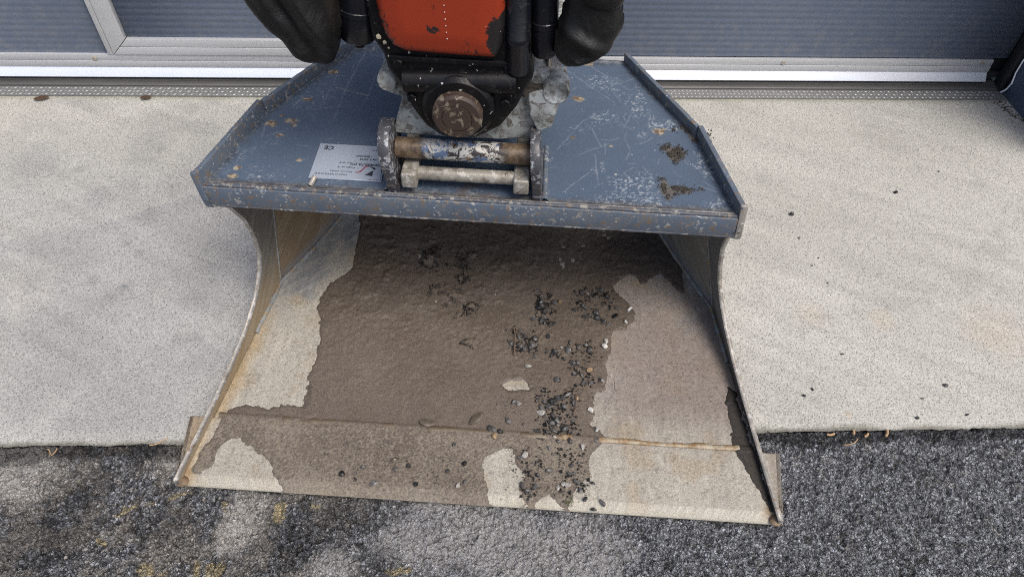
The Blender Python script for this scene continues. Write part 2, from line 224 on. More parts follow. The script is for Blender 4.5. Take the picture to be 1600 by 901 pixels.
def obj(name, me, mats=None, parent=None, loc=None, rot=None):
    if mats is not None:
        for m in (mats if isinstance(mats, (list, tuple)) else [mats]):
            me.materials.append(m)
    o = bpy.data.objects.new(name, me)
    COL.objects.link(o)
    if parent: o.parent = parent
    if loc is not None: o.location = loc
    if rot is not None: o.rotation_euler = rot
    return o

def thing(name, label, cat, loc=(0, 0, 0), rz=0, group=None):
    o = bpy.data.objects.new(name, None)
    o.empty_display_size = 0.05
    COL.objects.link(o)
    o.location = loc; o.rotation_euler = (0, 0, rz)
    return tag(o, label, cat, group)

def tag(o, label=None, cat=None, group=None, kind=None):
    if label: o['label'] = label
    if cat: o['category'] = cat
    if group: o['group'] = group
    if kind: o['kind'] = kind
    return o

class MB:
    def __init__(s): s.v = []; s.f = []; s.m = []
    def add(s, vs, fs, mi=0):
        b = len(s.v); s.v += [tuple(v) for v in vs]
        for f in fs: s.f.append(tuple(b + i for i in f)); s.m.append(mi)
        return s
    def box(s, x0, x1, y0, y1, z0, z1, mi=0):
        v = [(x0, y0, z0), (x1, y0, z0), (x1, y1, z0), (x0, y1, z0), (x0, y0, z1), (x1, y0, z1), (x1, y1, z1), (x0, y1, z1)]
        return s.add(v, [(0, 3, 2, 1), (4, 5, 6, 7), (0, 1, 5, 4), (1, 2, 6, 5), (2, 3, 7, 6), (3, 0, 4, 7)], mi)
    def prism(s, poly, fn0, fn1, mi=0):
        """poly of 2-D points, fn0/fn1 map them to the two 3-D caps"""
        n = len(poly); v = [fn0(*p) for p in poly] + [fn1(*p) for p in poly]
        fs = [tuple(range(n - 1, -1, -1)), tuple(range(n, 2 * n))]
        fs += [(i, (i + 1) % n, n + (i + 1) % n, n + i) for i in range(n)]
        return s.add(v, fs, mi)
    def tube(s, a, b, r, n=24, r2=None, caps=True, mi=0):
        a = Vector(a); b = Vector(b); r2 = r if r2 is None else r2
        ax = (b - a).normalized(); t = Vector((1, 0, 0)) if abs(ax.x) < .9 else Vector((0, 1, 0))
        u = ax.cross(t).normalized(); w = ax.cross(u)
        v = []
        for p, rr in ((a, r), (b, r2)):
            for i in range(n):
                q = 2 * math.pi * i / n; v.append(p + (u * math.cos(q) + w * math.sin(q)) * rr)
        fs = [(i, (i + 1) % n, n + (i + 1) % n, n + i) for i in range(n)]
        if caps: fs += [tuple(range(n - 1, -1, -1)), tuple(range(n, 2 * n))]
        return s.add(v, fs, mi)
    def lathe(s, a, ax, prof, n=32, mi=0):
        """prof: list of (distance along axis, radius)"""
        a = Vector(a); ax = Vector(ax).normalized(); t = Vector((1, 0, 0)) if abs(ax.x) < .9 else Vector((0, 1, 0))
        u = ax.cross(t).normalized(); w = ax.cross(u); v = []
        for h, r in prof:
            for i in range(n):
                q = 2 * math.pi * i / n; v.append(a + ax * h + (u * math.cos(q) + w * math.sin(q)) * r)
        fs = []
        for k in range(len(prof) - 1):
            fs += [(k * n + i, k * n + (i + 1) % n, (k + 1) * n + (i + 1) % n, (k + 1) * n + i) for i in range(n)]
        fs += [tuple(range(n - 1, -1, -1)), tuple(range((len(prof) - 1) * n, len(prof) * n))]
        return s.add(v, fs, mi)
    def build(s, name, mats, parent=None, loc=None, rot=None, bevel=0, seg=2, smooth=True, sub=0, jitter=0):
        me = bpy.data.meshes.new(name)
        me.from_pydata(s.v, [], s.f)
        import bmesh
        bm = bmesh.new(); bm.from_mesh(me)
        bmesh.ops.recalc_face_normals(bm, faces=bm.faces)
        bm.faces.ensure_lookup_table()
        for f, mi in zip(bm.faces, s.m): f.material_index = mi
        if bevel:
            es = [e for e in bm.edges if len(e.link_faces) == 2 and e.calc_face_angle(0) > 0.5]
            bmesh.ops.bevel(bm, geom=es, offset=bevel, segments=seg, affect='EDGES', profile=0.5, clamp_overlap=True)
        if smooth:
            for f in bm.faces: f.smooth = True
        bm.to_mesh(me); bm.free()
        if smooth:
            try: me.set_sharp_from_angle(angle=R(38))
            except Exception: pass
        return obj(name, me, mats, parent, loc, rot)

# ------------------------------------------------------------------ material helpers
class NT:
    def __init__(s, name, bumpy=True):
        s.m = bpy.data.materials.new(name); s.m.use_nodes = True
        s.t = s.m.node_tree; s.b = s.t.nodes['Principled BSDF']
        s.tc = s.t.nodes.new('ShaderNodeTexCoord')
        s.co = s.tc.outputs['Object']
    def n(s, typ, **kw):
        x = s.t.nodes.new('ShaderNode' + typ)
        for k, v in kw.items(): setattr(x, k, v)
        return x
    def ln(s, a, b): s.t.links.new(a, b)
    def put(s, sock, val):
        if hasattr(val, 'is_linked'): s.ln(val, sock)
        else:
            if isinstance(val, (tuple, list)) and len(val) == 3 and sock.type == 'RGBA': val = (*val, 1)
            sock.default_value = val
    def mapc(s, scale=(1, 1, 1), rot=(0, 0, 0)):
        x = s.n('Mapping'); s.ln(s.co, x.inputs[0]); x.inputs['Scale'].default_value = scale; x.inputs['Rotation'].default_value = rot
        return x.outputs[0]
    def noise(s, scale, detail=4, rough=.55, co=None, dist=0):
        x = s.n('TexNoise'); s.ln(co or s.co, x.inputs['Vector'])
        x.inputs['Scale'].default_value = scale; x.inputs['Detail'].default_value = detail
        x.inputs['Roughness'].default_value = rough; x.inputs['Distortion'].default_value = dist
        return x.outputs['Fac']
    def voro(s, scale, feat='F1', out='Distance', co=None, rnd=1):
        x = s.n('TexVoronoi', feature=feat); s.ln(co or s.co, x.inputs['Vector'])
        x.inputs['Scale'].default_value = scale; x.inputs['Randomness'].default_value = rnd
        return x.outputs[out]
    def ramp(s, fac, stops, interp='LINEAR'):
        x = s.n('ValToRGB'); s.ln(fac, x.inputs[0]); e = x.color_ramp; e.interpolation = interp
        while len(e.elements) < len(stops): e.elements.new(.5)
        for el, (p, c) in zip(e.elements, stops):
            el.position = p; el.color = (*c, 1) if isinstance(c, (tuple, list)) else (c, c, c, 1)
        return x.outputs[0]
    def mix(s, fac, a, b, mode='MIX'):
        x = s.n('Mix', data_type='RGBA', blend_type=mode)
        s.put(x.inputs[0], fac); s.put(x.inputs[6], a); s.put(x.inputs[7], b)
        return x.outputs[2]
    def math(s, op, a, b=0.0):
        x = s.n('Math', operation=op); s.put(x.inputs[0], a); s.put(x.inputs[1], b); return x.outputs[0]
    def attr(s, name, out='Color'):
        x = s.n('Attribute', attribute_name=name); return x.outputs[out]
    def bump(s, h, strength=.5, dist=.002, prev=None):
        x = s.n('Bump'); s.ln(h, x.inputs['Height']); x.inputs['Strength'].default_value = strength
        x.inputs['Distance'].default_value = dist
        if prev: s.ln(prev, x.inputs['Normal'])
        return x.outputs[0]
    def fin(s, col=None, rough=None, metal=None, normal=None, spec=None, coat=None):
        if col is not None: s.put(s.b.inputs['Base Color'], col)
        if rough is not None: s.put(s.b.inputs['Roughness'], rough)
        if metal is not None: s.put(s.b.inputs['Metallic'], metal)
        if normal is not None: s.ln(normal, s.b.inputs['Normal'])
        if spec is not None: s.put(s.b.inputs['Specular IOR Level'], spec)
        if coat is not None: s.put(s.b.inputs['Coat Weight'], coat)
        return s.m

def plain(name, col, rough=.5, metal=0, var=.25, scale=60, bump=.2, bscale=400, spec=None):
    t = NT(name)
    n = t.noise(scale, 5, .6)
    c = t.mix(n, tuple(x * (1 - var) for x in col), tuple(min(1, x * (1 + var)) for x in col))
    return t.fin(c, rough, metal, t.bump(t.noise(bscale, 3, .6), bump, .001), spec)

def worn(name, base, chip, chip2, amt=.5, scale=60, rough=.45, dirt=(.05, .04, .03), dirt_amt=.5, metal=0, speck=None, spec=.5):
    """paint with chips down to a second colour, dirt and specks"""
    t = NT(name)
    n1 = t.noise(scale, 8, .65, dist=.4)
    m1 = t.ramp(n1, [(amt, 0), (amt + .03, 1)])
    n2 = t.noise(scale * .5, 5, .6)
    cc = t.mix(t.ramp(n2, [(.42, 0), (.58, 1)]), chip, chip2)
    bb = t.mix(t.noise(scale * .2, 5, .6), tuple(x * .7 for x in base), tuple(min(1, x * 1.3) for x in base))
    c = t.mix(m1, bb, cc)
    c = t.mix(t.math('MULTIPLY', t.ramp(t.noise(scale * .35, 6, .7), [(.45, 0), (.7, 1)]), dirt_amt), c, dirt)
    if speck:
        wob = t.n('TexNoise'); t.ln(t.co, wob.inputs['Vector']); wob.inputs['Scale'].default_value = 45; wob.inputs['Detail'].default_value = 3
        cw_ = t.n('Mix', data_type='RGBA'); cw_.inputs[0].default_value = .035; t.ln(t.co, cw_.inputs[6]); t.ln(wob.outputs['Color'], cw_.inputs[7])
        v = t.voro(110, 'F1', 'Distance', cw_.outputs[2]); vc = t.voro(110, 'F1', 'Color', cw_.outputs[2])
        k = t.math('MULTIPLY', t.ramp(v, [(.14, 1), (.30, 0)]), t.ramp(t.math('ADD', vc, t.math('MULTIPLY', t.noise(14, 3, .5), .35)), [(.985, 0), (1.0, 1)]))
        c = t.mix(k, c, speck)
    nb = t.bump(n1, .35, .002); nb = t.bump(t.noise(500, 3, .6), .25, .0008, nb)
    return t.fin(c, t.mix(m1, (rough,) * 3, (.6,) * 3), metal, nb, spec)

# ------------------------------------------------------------------ materials
def m_vertex(name, fine=900, famt=.25, bump=.4, bdist=.001, rough_attr=True, spec=.5):
    """albedo and roughness from the mesh's own attributes, fine grain added here"""
    t = NT(name)
    a = t.attr('Col')
    g = t.noise(fine, 3, .7)
    c = t.mix(famt, a, t.ramp(g, [(.32, 0.0), (.5, .5), (.68, 1.0)]), 'OVERLAY')
    r = t.attr('Rough', 'Fac') if rough_attr else .7
    nb = t.bump(g, bump, bdist)
    return t.fin(c, r, 0, nb, spec)

def m_asphalt():
    t = NT('asphalt_mat')
    a = t.attr('Col')
    jig = t.n('VectorMath', operation='ADD'); t.ln(t.co, jig.inputs[0])
    nz = t.n('TexNoise'); t.ln(t.co, nz.inputs['Vector']); nz.inputs['Scale'].default_value = 170; nz.inputs['Detail'].default_value = 3
    sc_ = t.n('VectorMath', operation='SCALE'); t.ln(nz.outputs['Color'], sc_.inputs[0]); sc_.inputs['Scale'].default_value = .009
    t.ln(sc_.outputs[0], jig.inputs[1]); co = jig.outputs[0]
    c1 = t.voro(120, 'F1', 'Color', co); e1 = t.voro(120, 'DISTANCE_TO_EDGE', 'Distance', co)
    c2 = t.voro(240, 'F1', 'Color', co); e2 = t.voro(240, 'DISTANCE_TO_EDGE', 'Distance', co)
    bw = t.n('RGBToBW'); t.ln(c1, bw.inputs[0]); bw2 = t.n('RGBToBW'); t.ln(c2, bw2.inputs[0])
    f = t.math('ADD', t.math('MULTIPLY', t.math('POWER', bw.outputs[0], 1.6), 1.75), 1.0)
    f = t.math('MULTIPLY', f, t.math('ADD', t.math('MULTIPLY', bw2.outputs[0], .9), .6))
    crack = t.ramp(e1, [(.0, .12), (.05, .45), (.12, 1)])
    f = t.math('MULTIPLY', f, crack)
    f = t.math('MULTIPLY', f, t.ramp(e2, [(.0, .5), (.10, 1)]))
    f = t.math('MULTIPLY', f, t.ramp(t.noise(90, 5, .7), [(.3, .55), (.7, 1.35)]))
    du = t.attr('Dust', 'Fac')
    f = t.math('ADD', t.math('MULTIPLY', f, t.math('SUBTRACT', 1.0, t.math('MULTIPLY', du, .72))), t.math('MULTIPLY', du, .85))
    comb = t.n('VectorMath', operation='SCALE'); t.ln(a, comb.inputs[0]); t.ln(f, comb.inputs['Scale'])
    hh = t.math('ADD', t.math('MULTIPLY', t.ramp(e1, [(0, 0), (.25, 1)]), t.math('ADD', bw.outputs[0], .3)), t.math('MULTIPLY', t.ramp(e2, [(0, 0), (.3, 1)]), .35))
    return t.fin(comb.outputs[0], t.attr('Rough', 'Fac'), 0, t.bump(hh, .9, .0042), .35)
M_ASPH = m_asphalt()
def m_top():
    t = NT('blue_grey_paint')
    c = t.mix(.22, t.attr('Col'), t.ramp(t.noise(420, 4, .7), [(.3, 0.0), (.5, .5), (.7, 1.0)]), 'OVERLAY')
    wv = t.attr('Scuff', 'Fac')
    for sc_, lim, col_, am in ((230, .86, (.40, .43, .46), .8), (120, .90, (.46, .48, .49), .75), (60, .955, (.42, .42, .40), .8), (170, .95, (.02, .021, .024), .85)):
        co = t.mapc((1, 1, .001), (0, 0, sc_))
        v = t.voro(sc_, 'F1', 'Distance', co); vc = t.voro(sc_, 'F1', 'Color', co)
        k = t.math('MULTIPLY', t.ramp(v, [(.13, 1), (.30, 0)]), t.ramp(t.math('ADD', vc, t.math('MULTIPLY', wv, .18)), [(lim, 0), (lim + .03, 1)]))
        c = t.mix(t.math('MULTIPLY', k, am), c, col_)
    # hairline scratches in several directions, broken up by noise
    for i, (rz, lim) in enumerate(((.4, .70), (1.3, .71), (2.2, .70), (2.9, .715))):
        n = t.noise(7 + i, 3, .6, co=t.mapc((34, 1.6, .001), (0, 0, rz)), dist=.25)
        k = t.math('MULTIPLY', t.ramp(n, [(lim, 0), (lim + .015, 1), (lim + .03, 0)]), t.ramp(t.noise(5 + i, 3, .5), [(.48, 0), (.6, 1)]))
        c = t.mix(t.math('MULTIPLY', k, .3), c, (.34, .37, .41))
    nb = t.bump(t.noise(420, 4, .7), .15, .0006)
    return t.fin(c, t.attr('Rough', 'Fac'), 0, nb, .45)
M_TOP = m_top()
M_FLOOR = m_vertex('dusty_steel', 380, .42, .25, .0006)
M_MUD = m_vertex('wet_mud_mat', 260, .40, .42, .0024, spec=.45)
M_SIDE = m_vertex('scraped_steel', 500, .5, .25, .0005)

def m_concrete():
    t = NT('concrete_mat')
    a = t.attr('Col')
    v = t.voro(175, 'F1', 'Distance'); vc = t.voro(175, 'F1', 'Color')
    pore = t.math('MULTIPLY', t.ramp(v, [(.20, 1), (.48, 0)]), t.ramp(vc, [(.46, 0), (.60, 1)]))
    v2 = t.voro(70, 'F1', 'Distance'); vc2 = t.voro(70, 'F1', 'Color')
    pore2 = t.math('MULTIPLY', t.ramp(v2, [(.07, 1), (.16, 0)]), t.ramp(vc2, [(.72, 0), (.76, 1)]))
    g = t.noise(330, 4, .8)
    c = t.mix(.5, a, t.ramp(g, [(.34, .05), (.5, .5), (.64, .95)]), 'OVERLAY')
    c = t.mix(t.math('MULTIPLY', pore, .56), c, (.09, .086, .08))
    c = t.mix(t.math('MULTIPLY', pore2, .85), c, (.035, .032, .03))
    h = t.math('SUBTRACT', g, t.math('ADD', pore, pore2))
    return t.fin(c, .9, 0, t.bump(h, .5, .0012), .3)
M_CONC = m_concrete()

def m_door():
    t = NT('door_panel_mat')
    n = t.noise(3, 5, .6)
    c = t.mix(n, (.088, .112, .160), (.108, .134, .186))
    v = t.voro(28, 'F1', 'Distance'); vc = t.voro(28, 'F1', 'Color')
    k = t.math('MULTIPLY', t.ramp(v, [(.03, 1), (.07, 0)]), t.ramp(vc, [(.72, 0), (.74, 1)]))
    c = t.mix(k, c, (.4, .42, .45))
    dust = t.ramp(t.noise(40, 7, .7), [(.5, 0), (.8, .35)])
    c = t.mix(dust, c, (.20, .21, .23))
    sep = t.n('SeparateXYZ'); t.ln(t.co, sep.inputs[0])
    low = t.math('MULTIPLY', t.ramp(sep.outputs[2], [(.10, 1), (.42, 0)]), t.ramp(t.noise(26, 8, .75), [(.46, 0), (.66, .8)]))
    c = t.mix(t.math('MULTIPLY', low, .55), c, (.21, .205, .19))
    return t.fin(c, .42, 0, t.bump(t.noise(240, 4, .6), .12, .001), .5)
M_DOOR = m_door()

def m_alu(name, col, rough, metal=.6, var=.12):
    t = NT(name)
    n = t.noise(9, 6, .65, co=t.mapc((.3, 3, 3)))
    c = t.mix(n, tuple(x * (1 - var) for x in col), tuple(min(1, x * (1 + var)) for x in col))
    v = t.voro(40, 'F1', 'Distance'); vc = t.voro(40, 'F1', 'Color')
    k = t.math('MULTIPLY', t.ramp(v, [(.06, 1), (.12, 0)]), t.ramp(vc, [(.80, 0), (.82, 1)]))
    c = t.mix(t.math('MULTIPLY', k, .6), c, (.12, .10, .08))
    return t.fin(c, rough, metal, t.bump(t.noise(300, 3, .6, co=t.mapc((.1, 1, 1))), .08, .001))
M_ALU = m_alu('aluminium_rail', (.52, .53, .54), .42, .35)
M_ALU_W = m_alu('bright_aluminium', (.80, .83, .88), .30, .3)
M_GALV = m_alu('galvanised_steel', (.115, .113, .108), .55, .4, .5)
M_CHK = m_alu('chequer_steel', (.20, .20, .195), .5, .4, .4)
M_LOZ = m_alu('worn_lozenge', (.40, .40, .39), .38, .3, .3)
M_RUB = plain('black_rubber', (.018, .018, .02), .6, 0, .4, 30, .3, 200)
M_GAP = plain('dark_joint', (.02, .02, .02), .9)
M_WALL = plain('wall_cladding', (.07, .09, .14), .5)
M_SCREW = worn('screw_steel', (.42, .40, .35), (.16, .10, .05), (.3, .22, .12), .5, 120, .45)

M_LIP = worn('chipped_blue_steel', (.095, .122, .160), (.34, .35, .34), (.15, .11, .08), .55, 80, .42, (.16, .14, .11), .45, speck=(.55, .56, .55))
M_EDGE = worn('worn_steel_edge', (.34, .32, .285), (.20, .13, .07), (.55, .53, .49), .53, 90, .42, (.09, .06, .035), .5, .2)
M_RIDGE = worn('rusty_ridge', (.075, .085, .105), (.12, .075, .045), (.28, .27, .24), .52, 70, .55, (.05, .04, .03), .6)
def m_pin():
    t = NT('flaked_pin_paint')
    n = t.noise(26, 7, .65, dist=.5); n2 = t.noise(38, 7, .7, co=t.mapc((1, 1, 1), (1, 2, 3)), dist=.8); n3 = t.noise(70, 6, .7)
    c = t.mix(t.ramp(n, [(.50, 0), (.53, 1)]), (.035, .03, .028), (.11, .155, .25))
    c = t.mix(t.ramp(n2, [(.49, 0), (.53, 1), (.60, 1), (.63, 0)]), c, (.46, .45, .41))
    c = t.mix(t.ramp(n3, [(.60, 0), (.64, 1)]), c, (.19, .085, .03))
    sep = t.n('SeparateXYZ'); t.ln(t.co, sep.inputs[0])
    x = t.math('ABSOLUTE', t.math('ADD', sep.outputs[0], .070))
    e = t.ramp(t.math('ADD', x, t.math('MULTIPLY', n2, .06)), [(.105, 0), (.125, 1)])
    rust = t.mix(t.ramp(n3, [(.35, 0), (.65, 1)]), (.055, .036, .022), (.17, .12, .075))
    c = t.mix(e, c, rust)
    return t.fin(c, .42, .1, t.bump(n2, .5, .002))
M_PIN = m_pin()
M_EAR = worn('ear_steel', (.060, .062, .070), (.11, .065, .042), (.36, .37, .40), .53, 75, .38, (.035, .027, .022), .7, .1)
M_SILV = worn('chipped_silver_paint', (.40, .42, .40), (.12, .105, .085), (.26, .25, .23), .53, 60, .4, (.045, .034, .024), 1.0)
M_SILV2 = worn('dirty_silver_bar', (.30, .28, .235), (.11, .08, .055), (.45, .43, .39), .52, 70, .38, (.06, .045, .03), .8, .2)
M_BLACK = worn('black_frame_paint', (.005, .005, .006), (.030, .027, .024), (.010, .010, .010), .58, 55, .34, (.016, .013, .011), .5, speck=(.55, .52, .46), spec=.28)
M_BLK2 = worn('glossy_black_cylinder', (.006, .007, .011), (.035, .035, .04), (.010, .010, .012), .60, 50, .22, (.018, .016, .015), .5, speck=None)
M_RUSTCAP = worn('rusty_cap', (.050, .031, .023), (.12, .065, .035), (.22, .19, .14), .55, 55, .6, (.03, .022, .018), .5)
M_CHROME = m_alu('chrome_rod', (.62, .62, .64), .16, .95, .1)
def m_orange():
    t = NT('orange_paint')
    n = t.noise(7, 6, .6)
    c = t.mix(n, (.235, .026, .008), (.33, .038, .011))
    sc = t.ramp(t.noise(30, 8, .7, co=t.mapc((1, 1, .45), (0, .5, 0)), dist=.6), [(.585, 0), (.62, 1)])
    c = t.mix(sc, c, (.022, .016, .014))
    edge = t.ramp(t.math('ADD', t.attr('Edge', 'Fac'), t.math('MULTIPLY', t.noise(30, 9, .75, dist=.6), 1.1)), [(.92, 0), (.98, 1)])
    c = t.mix(edge, c, (.016, .014, .014))
    v = t.voro(120, 'F1', 'Distance'); vc = t.voro(120, 'F1', 'Color')
    k = t.math('MULTIPLY', t.ramp(v, [(.08, 1), (.15, 0)]), t.ramp(vc, [(.90, 0), (.92, 1)]))
    c = t.mix(k, c, (.6, .5, .42))
    return t.fin(c, .42, 0, t.bump(t.noise(200, 5, .6), .15, .001))
M_ORANGE = m_orange()
def m_cover():
    t = NT('black_textile_cover')
    n = t.noise(9, 6, .6, dist=.5)
    c = t.mix(n, (.004, .004, .004), (.009, .0085, .008))
    c = t.mix(t.ramp(t.noise(5, 4, .6, co=t.mapc((1.6, 1, .6), (0, .6, 0)), dist=.4), [(.55, 0), (.72, .7)]), c, (.048, .038, .028))
    w = t.n('TexWave', wave_type='BANDS', bands_direction='DIAGONAL'); t.ln(t.co, w.inputs[0]); w.inputs['Scale'].default_value = 240
    nb = t.bump(w.outputs['Fac'], .12, .0006); nb = t.bump(t.noise(16, 6, .6, dist=1.0), .6, .010, nb)
    return t.fin(c, .5, 0, nb, .4)
M_COVER = m_cover()

def m_stone(name, a, b, rough=.5):
    t = NT(name)
    oi = t.n('ObjectInfo')
    c = t.mix(oi.outputs['Random'], a, b)
    n = t.noise(260, 4, .7)
    c = t.mix(.5, c, t.ramp(n, [(.3, .1), (.7, .9)]), 'OVERLAY')
    return t.fin(c, rough, 0, t.bump(n, .4, .001))
M_PEB = {'d': m_stone('dark_pebble', (.008, .008, .008), (.105, .10, .095), .4),
         'l': m_stone('pale_pebble', (.22, .21, .19), (.42, .40, .36), .5),
         't': m_stone('tan_pebble', (.26, .17, .09), (.36, .26, .16), .5),
         'w': m_stone('white_pebble', (.38, .37, .34), (.52, .50, .46), .5)}
M_CLOD = plain('clod_mud', (.115, .092, .070), .85, 0, .75, 150, 1.0, 200)
M_TWIG = plain('twig_bark', (.13, .09, .06), .7, 0, .5, 200)
M_LEAF = plain('dead_leaf', (.075, .045, .025), .6, 0, .5, 90)
M_LEAFW = plain('wet_leaf', (.085, .068, .048), .5, 0, .5, 90)
M_MOSS = plain('green_moss', (.12, .17, .05), .8, 0, .4, 200)
M_CHIP = plain('wood_chip', (.42, .27, .14), .7, 0, .4, 120)
M_CRUMB = plain('dirt_crumb', (.055, .046, .036), .85, 0, .6, 300)
M_CRUMBD = plain('black_crumb', (.016, .014, .012), .6, 0, .6, 300)
M_NAME = plain('nameplate_foil', (.36, .40, .46), .38, .2, .08, 20, .05)
M_INK = plain('dark_print', (.02, .022, .035), .6, 0, .1)
M_RED = plain('red_print', (.25, .03, .06), .6, 0, .1)

# ================================================================== THE SETTING
CONC_Y = 0.866      # front edge of the concrete apron

def graded(lo, hi, step, far_lo, far_hi):
    a = list(np.arange(lo, hi + 1e-6, step))
    x = lo; s = step * 4
    pre = []
    while x > far_lo: x -= s; s *= 1.7; pre.append(x)
    x = a[-1]; s = step * 4; post = []
    while x < far_hi: x += s; s *= 1.7; post.append(x)
    return np.array(pre[::-1] + a + post)

def build_ground():
    xs = graded(-1.5, 1.75, .0026, -150, 150)
    ys = graded(.30, CONC_Y + .012, .0026, -150, CONC_Y + .02)
    ys = ys[ys < CONC_Y + .03]
    ys = np.append(ys, [2.0, 10, 60, 300])
    X, Y = np.meshgrid(xs, ys, indexing='ij')
    x = X.ravel(); y = Y.ravel()
    near = (x > -1.6) & (x < 1.85) & (y > .2) & (y < CONC_Y + .02)
    wx = x + .004 * (fbm(x, y, 120, 2, 3) - .5); wy = y + .004 * (fbm(x, y, 120, 2, 5) - .5)
    f1, f2, cid = voro(wx, wy, 95, 2)
    g1, g2, cid2 = voro(wx, wy, 205, 9)
    b1, b2, cid3 = voro(wx, wy, 46, 21)
    stone = sst(.02, .20, f2 - f1) * (cid > .35)
    small = sst(.04, .25, g2 - g1)
    big = sst(.03, .14, b2 - b1) * (cid3 > .80)
    lf = fbm(x, y, 9, 4, 31)
    left = sst(.02, -.30, x + .25 * (fbm(x, y, 5, 3, 77) - .5) + .12)          # older wet asphalt to the left
    z = -.0155 + .0060 * stone * (.35 + .65 * cid) + .0038 * small * cid2 + .0050 * big * cid3 + .003 * (lf - .5)
    z = z + .0015 * (fbm(x, y, 330, 2, 41) - .5)
    # colour
    base = lerp((.010, .010, .011), (.032, .032, .034), fbm(x, y, 60, 3, 51))
    tone = .10 + .13 * cid ** 1.6
    sc = np.stack([tone * .95, tone * 1.0, tone * 1.08], -1)
    col = lerp(base * 1.3, sc * 1.25, np.clip(stone * .85 + .15, 0, 1))
    t2 = .07 + .12 * cid2 ** 2.0
    col = lerp(col, np.stack([t2, t2, t2 * 1.03], -1), small * (1 - stone) * .8)
    t3 = .12 + .16 * h2(cid3 * 9999, cid3 * 777, 3)
    col = lerp(col, np.stack([t3, t3 * .99, t3 * .98], -1), big * .85)
    rough = .9 + 0 * x
    # general grey dust on the right half
    dustm = (1 - left) * sst(.30, .60, fbm(x, y, 30, 4, 61)) * .55 * sst(.05, .5, small + .5 * stone)
    col = lerp(col, (.205, .212, .228), dustm)
    # left half: dark wet ground with grey film
    film = left * sst(.38, .60, fbm(x, y, 22, 5, 71)) * .75
    wet = left * sst(.35, .6, fbm(x, y, 7, 4, 81))
    col = lerp(col, col * .55, left * .45)
    col = lerp(col, (.20, .18, .155), film * sst(.1, .6, small + .3 * stone))
    sp = (h2(np.floor(x * 330), np.floor(y * 330), 15) > .955) * left
    col = lerp(col, (.38, .35, .31), sp * .7)
    rough = rough - .35 * wet * left
    dust = np.clip(film * .6, 0, 1)
    for (px, py, r) in A_LIGHT:
        d = np.hypot(x - px, y - py) / r + .9 * (fbm(x, y, 14, 4, 91) - .5)
        m = sst(1.1, .35, d) * sst(.25, .5, fbm(x, y, 130, 3, 95) + .12)
        col = lerp(col, (.30, .295, .29) if px > -.35 else (.34, .325, .30), m * .85); dust = np.maximum(dust, m)
    for (px, py, r) in A_DARK:
        d = np.hypot(x - px, y - py) / r + .9 * (fbm(x, y, 14, 4, 93) - .5)
        m = sst(1.05, .5, d)
        col = lerp(col, col * .5 + .003, m * .6); rough = rough - .25 * m
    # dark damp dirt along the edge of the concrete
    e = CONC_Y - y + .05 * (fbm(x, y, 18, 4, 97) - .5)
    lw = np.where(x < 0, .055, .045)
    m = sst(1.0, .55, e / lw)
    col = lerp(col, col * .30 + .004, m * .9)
    z = z + .006 * m * fbm(x, y, 60, 3, 99)
    # tan silt puddles lying in the hollows
    for poly in A_TAN:
        d = sdpoly(x + .012 * (fbm(x, y, 70, 3, 103) - .5), y + .012 * (fbm(x, y, 70, 3, 105) - .5), poly)
        m = sst(-.002, .0015, d + .010 * (fbm(x, y, 150, 3, 107) - .55))
        z = np.where(m > .5, np.maximum(z, -.0105), z)
        low = (z < -.0092)
        col = lerp(col, (.26, .215, .125), m * np.where(low, .95, .6)); rough = rough - .3 * m
    clump = np.abs(fbm(x, y, 48, 3, 301) - .5)
    col = lerp(col, col * .35, sst(.045, .012, clump) * .75)
    z = z - .004 * sst(.045, .012, clump)
    far = 1 - near.astype(float)
    col = lerp(col, (.07, .07, .073), far * .9)
    z = np.where(near, z, -.012)
    z = np.where(y > CONC_Y + .001, np.minimum(z, -.02), z)
    V = np.stack([x, y, z], -1)
    me = mesh_np('ground', V, grid_faces(len(xs), len(ys)), {'Col': np.clip(col, 0, 1), 'Rough': np.clip(rough, .15, 1), 'Dust': np.clip(dust, 0, 1)})
    o = obj('ground', me, M_ASPH); tag(o, 'rough dark asphalt with loose grit and silt puddles', None, None, 'structure')
build_ground()

